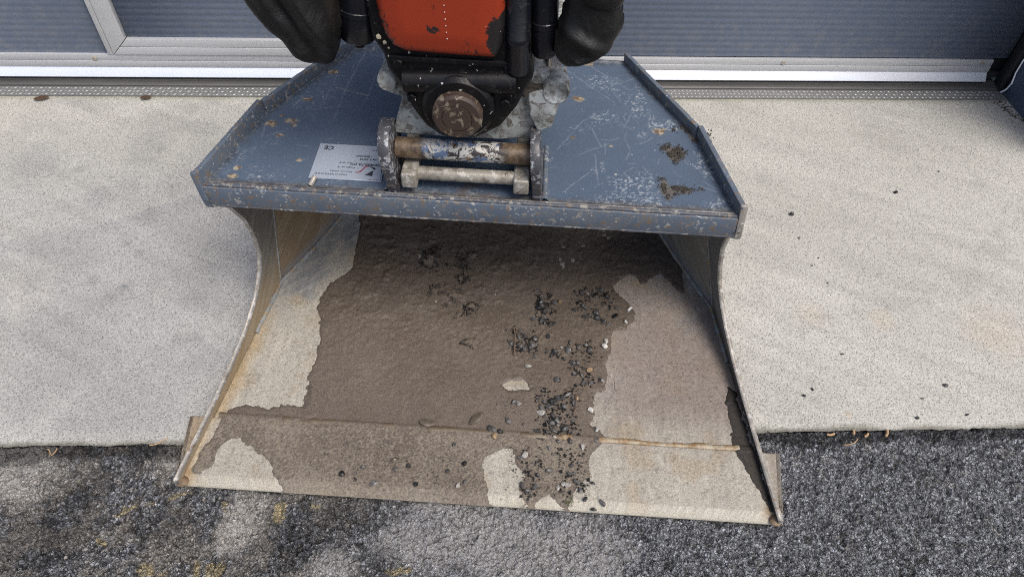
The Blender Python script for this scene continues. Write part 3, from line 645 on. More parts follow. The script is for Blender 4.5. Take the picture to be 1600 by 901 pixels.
def build_apron():
    xs = np.arange(-2.9, 2.9 + 1e-6, .010)
    xs = np.concatenate([[-12, -8, -5, -3.6], xs, [3.6, 5, 8, 12]])
    ys = np.concatenate([[CONC_Y], np.arange(CONC_Y + .005, 2.46, .010), [2.6, 3.2]])
    X, Y = np.meshgrid(xs, ys, indexing='ij'); x = X.ravel(); y = Y.ravel()
    n = fbm(x, y, 3, 5, 1); n2 = fbm(x, y, 11, 5, 2)
    col = lerp((.360, .350, .312), (.460, .450, .408), n)
    # left half greyer: partly stains, partly shade painted into the colour
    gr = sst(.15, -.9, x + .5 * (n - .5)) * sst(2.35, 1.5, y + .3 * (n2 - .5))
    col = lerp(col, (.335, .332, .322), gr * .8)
    blot = sst(.50, .70, fbm(x, y, 6, 5, 8)) * sst(.1, -.5, x)
    col = lerp(col, (.265, .26, .25), blot * .40)
    pale = sst(.52, .72, fbm(x, y, 4.5, 4, 18)) * sst(.2, -.4, x)
    col = lerp(col, (.44, .425, .38), pale * .5)
    for (px, py, r) in C_STAIN:
        d = np.hypot((x - px), (y - py)) / r + .7 * (fbm(x, y, 20, 4, 9) - .5)
        col = lerp(col, (.19, .195, .205) if r < .03 else (.27, .268, .262), sst(1.1, .4, d) * (.75 if r < .03 else .45))
    for (px, py, r) in C_OR:
        d = np.hypot((x - px), (y - py)) / r + .7 * (fbm(x, y, 30, 4, 19) - .5)
        col = lerp(col, (.50, .33, .17), sst(1.1, .2, d) * (.5 if r < .03 else .16))
    # faint trowel sweeps, drips and tyre marks
    sw = fbm((x * .5 + y * .9) * 26, (x * .9 - y * .5) * 3, 1, 4, 23)
    col = lerp(col, col * .86, sst(.55, .70, sw) * .5); col = lerp(col, np.minimum(col * 1.10, .6), sst(.42, .30, sw) * .5)
    rs = np.random.RandomState(9)
    for i in range(60):
        px, py, r = rs.uniform(-2.6, 2.1), rs.uniform(.95, 2.3), rs.uniform(.006, .035)
        dd = np.hypot((x - px) * rs.uniform(.6, 1.2), y - py) / r + .8 * (fbm(x, y, 45, 3, 200 + i) - .5)
        col = lerp(col, (.22, .218, .21), sst(1.1, .5, dd) * rs.uniform(.15, .5) * (1 if px < 0 else .5))
    for pl in ([(.9, 1.2), (1.5, 1.35), (2.1, 1.9)], [(-2.4, 1.1), (-1.3, 1.2), (-.8, 1.5)]):
        q = sdline(x, y, pl); col = lerp(col, (.27, .265, .25), sst(.07, .02, q + .06 * (n2 - .4)) * sst(.4, .6, fbm(x, y, 30, 3, 29)) * .3)
    # tyre track
    t = sdline(x, y, [(-2.2, 1.35), (-1.2, 1.62), (-.6, 1.95)])
    col = lerp(col, (.28, .28, .285), sst(.05, .01, t + .05 * (n2 - .4)) * .35)
    # damp green line under the threshold, pale wear along the front edge
    col = lerp(col, (.25, .25, .17), sst(.03, .0, 2.347 - y + .02 * (n2 - .5)) * .6)
    col = lerp(col, (.46, .45, .40), sst(.07, .0, y - CONC_Y + .05 * (n2 - .5)) * .4)
    col = lerp(col, (.10, .095, .07), sst(.014, .0, y - CONC_Y + .03 * (n2 - .55)) * .75)
    edge = np.where(Y.ravel() <= CONC_Y + 1e-6, 1, 0)
    wig = .009 * (fbm(x, 0 * x, 12, 4, 33) - .5) + .007 * (fbm(x, 0 * x, 90, 3, 34) - .5)
    yy = y + wig * np.clip(1 - (y - CONC_Y) / .05, 0, 1)
    z = .002 * (n2 - .5) - .004 * edge - .0015
    V = np.stack([x, yy, z], -1)
    F = grid_faces(len(xs), len(ys))
    # front skirt going down into the ground
    nj = len(ys); top = np.arange(len(xs)) * nj
    sk = V[top].copy(); sk[:, 2] = -.06
    b = len(V); V = np.vstack([V, sk]); col = np.vstack([col, col[top] * .9])
    sf = np.array([(top[i], b + i, b + i + 1, top[i + 1]) for i in range(len(xs) - 1)])
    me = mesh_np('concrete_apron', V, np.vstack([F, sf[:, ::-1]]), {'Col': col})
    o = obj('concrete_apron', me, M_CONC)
    tag(o, 'speckled pale concrete apron in front of the door', None, None, 'structure')
build_apron()

# ------------------------------------------------------------------ sectional door with wicket door
door = thing('overhead_door', 'ribbed dark blue overhead door with pale aluminium bottom rail', 'door', (0, 2.45, 0))
DX0, DX1 = -3.2, 2.20
def ribbed(name, x0, x1, z0, z1, y, parent, per=.0245):
    zs = [z0]; ys = [0]
    z = z0
    k = 0
    prof = [(0, 0), (.10, .0001), (.25, .0006), (.4, .0012), (.55, .0012), (.7, .0006), (.85, .0001)]
    pts = []
    while z < z1:
        for t, dy in prof:
            if z + t * per < z1: pts.append((z + t * per, dy))
        z += per
    pts.append((z1, 0))
    P = np.array(pts); n = len(P)
    xs = np.array([x0, x1])
    V = np.array([(x, y + dy, zz) for x in xs for zz, dy in P])
    F = grid_faces(2, n)
    me = mesh_np(name, V, F, smooth=True)
    o = obj(name, me, M_DOOR, parent)
    s = o.modifiers.new('thick', 'SOLIDIFY'); s.thickness = .03; s.offset = -1
    return o
ribbed('door_panel', DX0, -1.398, .112, .62, .012, door)
ribbed('door_panel', -1.312, -.62, .178, .62, .016, door)
ribbed('door_panel', -.535, DX1, .117, .62, .012, door)
for z0, z1 in ((.624, 1.22), (1.224, 1.82), (1.824, 2.5)):
    ribbed('door_panel', DX0, -1.398, z0, z1, .012, door)
    ribbed('door_panel', -1.312, -.62, z0, z1, .016, door)
    ribbed('door_panel', -.535, DX1, z0, z1, .012, door)
# bottom rail: vertical face in two steps and a sloping bright drip strip below
m = MB(); m.box(DX0, 2.088, -.002, .02, .0625, .087); m.box(DX0, 2.088, .001, .02, .0885, .113)
m.build('bottom_rail', M_ALU, door, bevel=.0012)
m = MB()
m.prism([(-.020, .030), (.002, .0615), (.012, .0615), (.012, .026), (-.017, .026)], lambda a, b: (DX0, a, b), lambda a, b: (2.094 if False else 2.088, a, b))
m.build('drip_strip', M_ALU_W, door, bevel=.001)
m = MB(); m.box(DX0, 2.10, -.004, .010, .004, .0255); m.build('bottom_seal', M_RUB, door)
m = MB(); m.prism([(2.09, .018), (2.165, .045), (2.165, .052), (2.09, .062)], lambda a, b: (a, .006, b), lambda a, b: (a, .020, b)); m.build('seal_end', M_RUB, door)
# wicket door frame
m = MB(); m.box(-1.398, -1.379, -.002, .02, .1135, 2.05); m.build('wicket_frame', M_ALU, door, bevel=.001)
m = MB(); m.prism([(-1.377, .1155), (-1.312, .1785), (-1.312, 2.05), (-1.377, 2.05)], lambda a, b: (a, -.004, b), lambda a, b: (a, .022, b)); m.build('wicket_stile', M_ALU, door, bevel=.0012)
m = MB()
m.prism([(-1.3745, .1155), (-.622, .1155), (-.622, .146), (-1.343, .146)], lambda a, b: (a, -.004, b), lambda a, b: (a, .022, b))
m.prism([(-1.3415, .1475), (-.622, .1475), (-.622, .178), (-1.3095, .178)], lambda a, b: (a, -.002, b), lambda a, b: (a, .022, b))
m.build('wicket_rail', M_ALU, door, bevel=.0012)
m = MB(); m.box(-.62, -.556, -.004, .022, .1155, 2.05); m.build('wicket_stile', M_ALU, door, bevel=.0012)
m = MB(); m.box(-.554, -.535, -.002, .02, .1135, 2.05); m.build('wicket_frame', M_ALU, door, bevel=.001)
m = MB(); m.box(-1.379, -.554, -.002, .02, 2.052, 2.10); m.build('wicket_frame', M_ALU, door, bevel=.001)
m = MB(); m.box(DX0, DX1, .05, .06, .02, 2.5); m.build('door_backing', M_GAP, door)
for sx, sz in ((-1.456, .096), (1.224, .097), (2.045, .103), (-.1, .097), (-2.6, .096)):
    m = MB(); m.lathe((sx, 0.0, sz), (0, -1, 0), [(-.004, .009), (.0015, .009), (.003, .007), (.0032, .003), (.001, .002)], 16)
    m.build('screw', M_SCREW, door)

# threshold
th = thing('door_threshold', 'chequered metal threshold strip below the blue door', 'threshold', (0, 2.345, 0))
m = MB(); m.prism([(0, -.003), (0, .0035), (.056, .0065), (.056, -.003)], lambda a, b: (-4, a, b), lambda a, b: (2.145, a, b)); m.build('strip', M_CHK, th)
# raised lozenges of the chequer plate
m = MB()
k = 0
for i in range(int((2.12 + 2.2) / .016)):
    x = -2.2 + i * .016
    for j in range(3):
        a = 1 if (i + j) % 2 else -1
        yc = .010 + j * .018; zc = .0037 + (yc / .056) * .003
        dx, dy = .0078, .0062 * a
        nx, ny = -dy * .33, dx * .33
        q = [(x - dx, yc - dy), (x + nx, yc + ny), (x + dx, yc + dy), (x - nx, yc - ny)]
        m.add([(p[0], p[1], zc - .0008) for p in q] + [(x, yc, zc + .0016)], [(0, 1, 4), (1, 2, 4), (2, 3, 4), (3, 0, 4)])
o = m.build('chequer_relief', M_LOZ, th, smooth=False); o['kind'] = 'stuff'
m = MB()
m.prism([(.057, -.003), (.057, .012), (.062, .015), (.082, .015), (.082, .011), (.088, .011), (.088, .017), (.15, .017), (.15, -.003)], lambda a, b: (-4, a, b), lambda a, b: (2.14, a, b))
m.build('angle_profile', M_GALV, th, bevel=.0008)

# jamb to the right of the door
jb = thing('door_jamb', 'dark blue steel jamb with black rubber seal at the right of the door', 'jamb', (2.15, 2.37, 0))
m = MB(); m.box(0.004, .34, -.45, 0.02, 0, 2.6); m.build('jamb_post', M_WALL, jb, bevel=.004)
m = MB(); m.box(.034, .34, 0.022, .3, 0, 2.6); m.build('jamb_return', M_WALL, jb, bevel=.004)
m = MB(); m.prism([(-.018, .026), (.006, .026), (.032, .05), (.032, .085), (-.006, .085)], lambda a, b: (a, b, .012), lambda a, b: (a, b, 2.55)); m.build('rubber_seal', M_RUB, jb, bevel=.003)
# pale torn sealing lip curling away from the jamb
m = MB()
pts = [Vector((-.012, .012, .012)), Vector((-.004, .004, .03)), Vector((.0, .0, .06)), Vector((-.001, .012, .10)), Vector((-.001, .016, .16))]
for a, b in zip(pts[:-1], pts[1:]): m.tube(a, b, .0034, 10)
m.build('sealing_lip', M_ALU_W, jb)

# building around the door
wl = thing('building_wall', 'dark blue cladding around and above the overhead door', 'wall', (0, 2.6, 0))
m = MB(); m.box(-8, 8, .0, .2, 2.62, 3.4); m.build('lintel', M_WALL, wl)
m = MB(); m.box(-8, DX0 - .02, -.12, .2, 0, 2.62); m.build('wall_panel', M_WALL, wl)
m = MB(); m.box(2.52, 8, -.12, .2, 0, 2.62); m.build('wall_panel', M_WALL, wl)

# ================================================================== THE BUCKET
BO = Vector((-.006, .685, 0)); BYAW = R(-5.3); SH = -.095
bucket = thing('excavator_bucket', 'wide blue-grey excavator bucket lying open-side forward on the ground', 'bucket', BO, BYAW)
U = Vector((math.cos(BYAW), math.sin(BYAW), 0)); Dv = Vector((-math.sin(BYAW), math.cos(BYAW), 0))
def shear(V):
    V = np.array(V, float); V[:, 0] += SH * V[:, 2]; return V
def bworld(u, d, z): return BO + U * (u + SH * z) + Dv * d + Vector((0, 0, z))

SHELL = [(.178, .020), (.35, .024), (.63, .030), (.80, .040), (.91, .060), (1.0, .125), (1.06, .23), (1.08, .36), (1.075, .48), (1.04, .553)]
_sd = np.array([p[0] for p in SHELL]); _sz = np.array([p[1] for p in SHELL])
_sl = np.concatenate([[0], np.cumsum(np.hypot(np.diff(_sd), np.diff(_sz)))])
def catmull(t, xs, ys):
    """smooth interpolation through points"""
    m = np.gradient(ys, xs)
    i = np.clip(np.searchsorted(xs, t) - 1, 0, len(xs) - 2)
    h = xs[i + 1] - xs[i]; u = (t - xs[i]) / h
    return ((2 * u**3 - 3 * u**2 + 1) * ys[i] + (u**3 - 2 * u**2 + u) * h * m[i] + (-2 * u**3 + 3 * u**2) * ys[i + 1] + (u**3 - u**2) * h * m[i + 1])
_T = np.linspace(0, _sl[-1], 900)
_TD = catmull(_T, _sl, _sd); _TZ = catmull(_T, _sl, _sz)
def floor_z(d):
    k = np.argmax(_TD)
    z = np.interp(d, _TD[:k], _TZ[:k])
    return np.where(d < .178, blade_z(d), z)
def blade_z(d): return np.interp(d, [0, .022, .176, .2], [.006, .021, .0235, .0215])
def hw(d, z):
    dc = .63 + .2 * (z - .03)
    return .705 - .11 * np.minimum(d, dc) - .155 * (z - .02) - .47 * np.maximum(0, d - dc)

def floor_paint(u, d, z):
    """albedo of the dusty steel inside the bucket"""
    n = fbm(u, d, 7, 5, 3); f = fbm(u, d, 55, 4, 4); g = fbm(u, d, 260, 3, 5)
    col = lerp((.285, .262, .215), (.375, .350, .295), n)
    rb = sst(.02, .35, u + .25 * (n - .5)) * sst(.12, .30, d)
    col = lerp(col, (.195, .165, .14), rb * sst(.2, .7, f + .2) * .75)
    col = lerp(col, (.26, .185, .10), sst(.55, .75, fbm(u, d, 14, 4, 6)) * .35)
    pale = sst(.10, .0, np.abs(u - .27 + .12 * (d - .2) + .05 * (n - .5)) - .02) * sst(.2, .4, d)
    col = lerp(col, (.42, .40, .34), pale * .6)
    # bare bluish steel band beside the side seams at the back
    e = hw(d, z) - np.abs(u)
    band = sst(.085, .03, np.abs(e - .05) + .05 * (f - .5)) * sst(.42, .62, d)
    col = lerp(col, lerp((.115, .14, .175), (.27, .275, .265), sst(.4, .6, fbm((u + d) * 14, (u - d) * 60, 1, 4, 44) * .6 + g * .4)), band * .62 * sst(.35, .6, fbm(u, d, 18, 4, 46) + .12))
    orng = sst(.05, .0, e + .04 * (f - .5)) * sst(.62, .4, d)
    col = lerp(col, (.31, .21, .095), orng * .6 * (u < 0))
    # drag scratches along the digging direction
    dr = fbm(u * 90, d * 5, 1, 4, 47)
    col = lerp(col, np.minimum(col * 1.3, .6), sst(.56, .68, dr) * .28); col = lerp(col, col * .7, sst(.42, .30, dr) * .28)
    grey = sst(.45, .65, fbm(u * 1.0, d, 5, 4, 48)) * sst(.0, .3, u)
    col = lerp(col, (.215, .185, .165), grey * .6)
    col = lerp(col, (.165, .130, .112), sst(.30, .52, u + .12 * (n - .5)) * sst(.22, .3, d) * sst(.75, .5, d) * .55)
    # dark pits
    col = lerp(col, col * .45, sst(.62, .70, g) * .55)
    col = lerp(col, np.minimum(col * 1.35, .6), sst(.36, .28, g) * .5)
    return np.clip(col, 0, 1)

def build_shell():
    t1 = np.linspace(0, .80, 260); t2 = np.linspace(.80, _sl[-1], 60)[1:]
    T = np.concatenate([t1, t2])
    d = np.interp(T, _T, _TD); z = np.interp(T, _T, _TZ)
    s = np.linspace(-1, 1, 380)
    Dg, S = np.meshgrid(d, s, indexing='ij'); Z = np.repeat(z[:, None], len(s), 1)
    H = hw(Dg, Z); Ug = S * H
    u = Ug.ravel(); dd = Dg.ravel(); zz = Z.ravel()
    col = floor_paint(u, dd, zz)
    col = lerp(col, (.055, .044, .034), sst(.98, 1.06, dd))
    zz2 = zz + .0012 * (fbm(u, dd, 25, 4, 8) - .5)
    me = mesh_np('shell_plate', shear(np.stack([u, dd, zz2], -1)), grid_faces(len(d), len(s)), {'Col': col, 'Rough': np.clip(.44 + .3 * fbm(u, dd, 20, 4, 77), .3, .8)})
    o = obj('shell_plate', me, M_FLOOR, bucket)
    m_ = o.modifiers.new('thick', 'SOLIDIFY'); m_.thickness = .012; m_.offset = 1
    o['label'] = 'dusty inner plate of the bucket floor and back'
    return o
build_shell()

def build_blade():
    ds = np.concatenate([[0, .0, .004], np.linspace(.022, .176, 60)])
    s = np.linspace(-1, 1, 420)
    Dg, S = np.meshgrid(ds, s, indexing='ij')
    half = .720 + (.743 - .720) * Dg / .175
    cut = np.clip((.02 - Dg) / .02, 0, 1) * .012
    Ug = S * (half - cut)
    Z = blade_z(Dg).copy()
    Z[0, :] = .001; Z[1, :] = .005; Z[2, :] = .009
    u = Ug.ravel(); d = Dg.ravel(); z = Z.ravel()
    col = floor_paint(u * .97, d + .02, z)
    n = fbm(u, d, 30, 4, 12)
    col = lerp(col, (.40, .375, .30), sst(.035, .0, d + .03 * (n - .5)) * .6)
    col = lerp(col, (.25, .165, .08), sst(.035, .01, np.hypot(np.abs(u) - .70, d - .02) + .02 * (n - .5)) * .8)
    col = lerp(col, (.20, .155, .11), sst(.705, .72, np.abs(u)) * .5)
    nb = len(u)
    back = np.stack([s * .743, np.full(len(s), .178), np.full(len(s), .001)], -1)
    V = np.vstack([np.stack([u, d, z], -1), back])
    V = V.astype(float)
    F = grid_faces(len(ds), len(s))
    ns = len(s); last = (len(ds) - 1) * ns
    F2 = np.array([(last + i, nb + i, nb + i + 1, last + i + 1) for i in range(ns - 1)])
    # bottom
    F3 = np.array([(nb + i, i, i + 1, nb + i + 1) for i in range(ns - 1)])
    # end caps
    capL = [(k * ns, (k + 1) * ns, nb, nb) for k in range(len(ds) - 1)]
    capR = [((k + 1) * ns + ns - 1, k * ns + ns - 1, nb + ns - 1, nb + ns - 1) for k in range(len(ds) - 1)]
    attrs = {'Col': np.vstack([col, np.tile((.16, .12, .08), (ns, 1))]), 'Rough': np.full(len(V), .6)}
    Fall = np.vstack([F, F2, F3])
    me = mesh_np('cutting_edge', shear(V), Fall, attrs)
    o = obj('cutting_edge', me, M_FLOOR, bucket)
    o['label'] = 'thick steel cutting edge plate along the front of the bucket'
    # ends as own small caps
    for sg in (-1, 1):
        m = MB()
        poly = [(0, .001), (.004, .009), (.022, .021), (.176, .0235), (.178, .001)]
        def fn(off):
            def g(dd, zz): return (sg * (.720 + .023 * dd / .175 - (.012 * max(0, (.02 - dd) / .02)) + off) + SH * zz, dd, zz)
            return g
        m.prism(poly, fn(-.01), fn(.0006))
        m.build('edge_end', M_EDGE, bucket, bevel=.001)
build_blade()

def bead(name, pts, r, mat, n=8, seed=3, amp=.25):
    """weld bead following a polyline"""
    P = [Vector(p) for p in pts]
    V = []; F = []
    for i, p in enumerate(P):
        t = (P[min(i + 1, len(P) - 1)] - P[max(i - 1, 0)]).normalized()
        w = Vector((0, 0, 1)); sdv = t.cross(w).normalized(); w = sdv.cross(t)
        rr = r * float(1 + amp * (fbm(np.array([i * .13]), np.array([seed * 1.7]), 1, 3, seed)[0] - .5) * 2.6)
        for k in range(n):
            a = 2 * math.pi * k / n
            V.append(p + (sdv * math.cos(a) + w * math.sin(a)) * rr)
    for i in range(len(P) - 1):
        for k in range(n):
            F.append((i * n + k, i * n + (k + 1) % n, (i + 1) * n + (k + 1) % n, (i + 1) * n + k))
    me = mesh_np(name, shear(np.array([tuple(v) for v in V])), np.array(F))
    return obj(name, me, mat, bucket)

def m_weld():
    t = NT('rusty_weld')
    sep = t.n('SeparateXYZ'); t.ln(t.co, sep.inputs[0])
    right = t.ramp(t.math('ADD', sep.outputs[0], t.math('MULTIPLY', t.noise(20, 4, .6), .1)), [(.16, 0), (.24, 1)])
    rust = t.mix(t.ramp(t.noise(60, 5, .6), [(.4, 0), (.62, 1)]), (.22, .135, .06), (.34, .30, .22))
    c = t.mix(right, (.115, .088, .058), rust)
    return t.fin(c, .5, 0, t.bump(t.noise(160, 4, .6), .5, .002))
M_WELD = m_weld()
xs_ = np.linspace(-.672, .645, 300)
bead('weld_bead', [(x, .184 + .002 * math.sin(x * 31) * math.sin(x * 11), .0165) for x in xs_], .0092, M_WELD, 10, 3, .35)

# ---- side plates
PROF = np.array([(-.004, .0385), (.02, .040), (.1, .0425), (.205, .046), (.32, .057), (.42, .078), (.50, .113), (.55, .162), (.572, .215), (.566, .29), (.545, .365), (.505, .44), (.468, .49), (.445, .512), (.430, .530)])
def build_side(sg):
    zl = np.concatenate([np.linspace(.0215, .06, 24), np.linspace(.06, .53, 110)[1:]])
    k = np.argmax(_TD)
    dfront = np.where(zl < PROF[0, 1], -.004, np.interp(zl, PROF[:, 1], PROF[:, 0]))
    dback = np.interp(zl, _TZ, _TD)
    dback = np.where(zl < .0216, .19, dback)
    nt = 150
    tt = np.linspace(0, 1, nt) ** 1.3
    Dg = dfront[:, None] + (dback - dfront)[:, None] * tt[None, :]
    Zg = np.repeat(zl[:, None], nt, 1)
    # keep a column on the crease
    H = hw(Dg, Zg)
    d = Dg.ravel(); z = Zg.ravel(); u = sg * H.ravel()
    dc = .63 + .2 * (z - .03)
    backp = d > dc
    ang = (d * .55 + z * .85)
    streak = fbm(ang * 1.0, (d * .85 - z * .55), 1, 1, 0) * 0
    a = d * math.cos(.85) - z * math.sin(.85); b = d * math.sin(.85) + z * math.cos(.85)
    st = fbm(a * 60, b * 7, 1, 4, 61 + (sg > 0)); st2 = fbm(a * 160, b * 14, 1, 3, 63)
    n = fbm(d, z, 9, 4, 65)
    if sg < 0:
        col = lerp((.13, .125, .11), (.25, .235, .20), st)
        col = lerp(col, (.075, .072, .068), sst(.52, .66, st2) * .7 * (~backp))
        col = lerp(col, lerp((.17, .105, .045), (.24, .18, .11), st), backp * .85)
        low = sst(.20, .06, z) * (~backp)
        col = lerp(col, lerp((.26, .155, .055), (.36, .31, .23), st), low * .8)
        col = lerp(col, (.28, .25, .20), sst(.55, .7, st2) * .35)
    else:
        col = lerp((.12, .125, .13), (.26, .25, .225), st)
        col = lerp(col, lerp((.17, .14, .105), (.30, .27, .22), st), backp * .85)
        col = lerp(col, (.24, .24, .23), sst(.58, .7, st2) * .4)
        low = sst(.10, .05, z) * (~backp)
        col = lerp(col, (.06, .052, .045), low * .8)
    crease = sst(.012, .002, np.abs(d - dc))
    col = lerp(col, (.22, .18, .12), crease * .7)
    bl = sst(.05, .01, np.abs(z - np.interp(d, _TD[:k], _TZ[:k]))) * sst(.6, .66, d)
    col = lerp(col, (.16, .19, .23), bl * .5)
    TH = .012
    V = np.stack([u, d, z], -1); Vo = V.copy(); Vo[:, 0] += sg * TH
    nv = len(V)
    F = grid_faces(len(zl), nt)
    Fo = F[:, ::-1] + nv
    rim = np.array([(i * nt, (i + 1) * nt, nv + (i + 1) * nt, nv + i * nt) for i in range(len(zl) - 1)])
    if sg > 0: F, Fo = F[:, ::-1], Fo[:, ::-1]
    allF = np.vstack([F, Fo, rim])
    co2 = np.tile((.10, .115, .15), (nv, 1)) * (0.7 + .6 * n[:, None])
    me = mesh_np('side_plate', shear(np.vstack([V, Vo])), allF, {'Col': np.clip(np.vstack([col, co2]), 0, 1), 'Rough': np.full(2 * nv, .5)})
    mi = np.zeros(len(allF), np.int32); mi[len(F) * 2:] = 1
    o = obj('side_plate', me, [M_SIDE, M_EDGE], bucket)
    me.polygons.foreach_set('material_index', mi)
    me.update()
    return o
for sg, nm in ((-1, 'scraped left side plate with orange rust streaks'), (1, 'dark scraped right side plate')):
    build_side(sg)['label'] = nm
M_CORNER = worn('corner_weld_mat', (.20, .13, .065), (.30, .25, .18), (.12, .08, .045), .5, 90, .6)
SEAMM = worn('seam_weld', (.24, .25, .25), (.13, .16, .20), (.30, .22, .13), .50, 60, .5, (.09, .07, .05), .5)
for sg in (-1, 1):
    dd_ = np.linspace(.44, 1.0, 140)
    bead('seam_weld', [(sg * (float(hw(x, float(floor_z(np.array(x))))) - .004), x, float(floor_z(np.array(x))) + .003) for x in dd_], .0062, SEAMM, 8, 31, .3)
    zz_ = np.linspace(.045, .52, 60)
    bead('crease_weld', [(sg * (float(hw(.63 + .2 * (z - .03), z)) + .001), .63 + .2 * (z - .03), z) for z in zz_], .0040, SEAMM, 6, 37, .2)
# corner weld knob where each side plate meets the cutting edge
for sg in (-1, 1):
    m = MB(); m.lathe((sg * .704 + SH * .022, .006, .016), (0, 0, 1), [(0, .015), (.003, .0135), (.007, .008), (.008, .003)], 9)
    m.build('corner_weld', M_CORNER, bucket)

# ---- top plate
OUT = [(-.597, .447), (-.537, .715), (-.377, 1.035), (.377, 1.035), (.537, .715), (.597, .447)]
TZ = .565
def top_paint(u, d):
    n = fbm(u, d, 4, 5, 3); f = fbm(u, d, 40, 5, 4); g = fbm(u, d, 220, 3, 5)
    col = lerp((.066, .093, .134), (.090, .122, .170), n)
    rough = .36 + .12 * f
    # scuffing: denser on the right half
    w = .35 + .65 * sst(.10, .25, u)
    scuff = sst(.50, .72, fbm(u * 1.0, d, 13, 5, 6)) * w
    k = sst(.585, .66, g + .10 * (f - .5)) * scuff
    col = lerp(col, (.30, .33, .36), k * .85)
    # scratches
    for i, pl in enumerate(T_SCR):
        dd = sdline(u + .003 * (fbm(u, d, 30, 2, 30 + i) - .5), d + .003 * (fbm(u, d, 30, 2, 60 + i) - .5), pl)
        wd = .0040 if i < 1 else .0021
        m = sst(wd, wd * .2, dd) * (.35 + .9 * sst(.3, .6, fbm(u, d, 60, 3, 90 + i)))
        c = (.34, .37, .42) if i != 3 else (.45, .38, .27)
        col = lerp(col, c, np.clip(m, 0, 1) * (.25 if i != 3 else .6)); rough = rough + .15 * m
    rs = np.random.RandomState(5)
    for i in range(120):
        a = rs.uniform(-.5, .55); b = rs.uniform(.47, .98); an = rs.uniform(0, 3.14); ln = rs.uniform(.008, .05)
        if a < .15 and rs.rand() < .45: continue
        cu = rs.uniform(-.5, .5) * ln
        p0 = (a, b); p1 = (a + ln * .5 * math.cos(an) - cu * math.sin(an) * .4, b + ln * .5 * math.sin(an) + cu * math.cos(an) * .4); p2 = (a + ln * math.cos(an), b + ln * math.sin(an))
        box = (np.abs(u - a) < .09) & (np.abs(d - b) < .09)
        dd = sdline(u[box], d[box], [p0, p1, p2])
        m = sst(.0019, .0003, dd) * rs.uniform(.08, .32)
        cc = col[box]; col[box] = lerp(cc, (.33, .36, .40), m)
    for (a, b, r) in T_RUST:
        dd = np.hypot(u - a, (d - b) * 1.3) / r + 1.1 * (fbm(u, d, 75, 4, 22) - .5)
        m = sst(.95, .6, dd)
        cc = lerp((.13, .085, .05), (.36, .30, .21), sst(.42, .6, fbm(u, d, 180, 3, 24)))
        col = lerp(col, cc, m * .9); rough = rough + .3 * m
    for poly in T_DIRT:
        dd = sdpoly(u, d, poly) + .022 * (fbm(u, d, 70, 4, 26) - .55)
        m = sst(-.006, .006, dd)
        col = lerp(col, lerp((.06, .05, .038), (.14, .12, .09), g), m * .85); rough = rough + .4 * m
    # grime in the corner along the flanges
    e = sdpoly(u, d, OUT)
    m = sst(.035, .008, e + .03 * (f - .5))
    col = lerp(col, lerp((.028, .028, .030), (.17, .17, .16), sst(.5, .7, g)), m * .62)
    lipm = sst(.02, .0, d - .455 + .012 * (f - .5))
    col = lerp(col, lerp((.20, .19, .17), (.09, .06, .04), sst(.4, .6, f)), lipm * .5)
    # dull brown rub mark between the ears
    m = sst(.045, .02, np.hypot((u - .01) * .8, d - .475)) * sst(.4, .6, f + .1)
    col = lerp(col, (.11, .08, .065), m * .6)
    return np.clip(col, 0, 1), np.clip(rough, .2, .95), e, np.clip(scuff, 0, 1)
def build_top():
    us = np.arange(-.60, .6001, .0026); ds = np.arange(.446, 1.037, .0026)
    Ug, Dg = np.meshgrid(us, ds, indexing='ij'); u = Ug.ravel(); d = Dg.ravel()
    col, rough, e, scuff = top_paint(u, d)
    z = TZ + .0030 * (fbm(u, d, 3, 3, 40) - .5) + .0006 * (fbm(u, d, 30, 3, 41) - .5)
    z = z + .005 * sst(.016, .004, e)
    V = shear(np.stack([u, d, z], -1))
    F = grid_faces(len(us), len(ds), (e > .003))
    V, F, A = compact(V, F, {'Col': col, 'Rough': rough, 'Scuff': scuff})
    me = mesh_np('top_plate', V, F, A)
    o = obj('top_plate', me, M_TOP, bucket)
    s = o.modifiers.new('thick', 'SOLIDIFY'); s.thickness = .012; s.offset = -1
    o['label'] = 'scratched blue-grey top plate with rust spots'
build_top()

def strip_along(name, pts, z0, z1, th, mat, drop0=0, bevel=.0025, inward=1):
    """upright flat bar following a polyline in the (u, d) plane"""
    P = np.array(pts, float); n = len(P)
    m = MB()
    T = np.gradient(P, axis=0); T /= np.linalg.norm(T, axis=1)[:, None]
    N = np.stack([-T[:, 1], T[:, 0]], -1) * inward
    V = []
    for i in range(n):
        jit = .0012 * (h2(np.array(i), np.array(77)) - .5)
        za = z0[i] if hasattr(z0, '__len__') else z0
        zb = z1[i] if hasattr(z1, '__len__') else z1
        for o_, zz in ((0, za), (0, zb + jit), (th, zb + jit), (th, za)):
            q = P[i] + N[i] * o_
            V.append((q[0] + SH * zz, q[1], zz))
    F = []
    for i in range(n - 1):
        for k in range(4):
            F.append((i * 4 + k, i * 4 + (k + 1) % 4, (i + 1) * 4 + (k + 1) % 4, (i + 1) * 4 + k))
    F.append((0, 1, 2, 3)); F.append((4 * n - 4, 4 * n - 1, 4 * n - 2, 4 * n - 3))
    m.add(V, F)
    return m.build(name, mat, bucket, bevel=bevel, seg=2)
def dens(pts, step=.012):
    out = []
    for a, b in zip(pts[:-1], pts[1:]):
        L_ = math.dist(a, b); k = max(2, int(L_ / step))
        for i in range(k): out.append((a[0] + (b[0] - a[0]) * i / k, a[1] + (b[1] - a[1]) * i / k))
    return out + [pts[-1]]
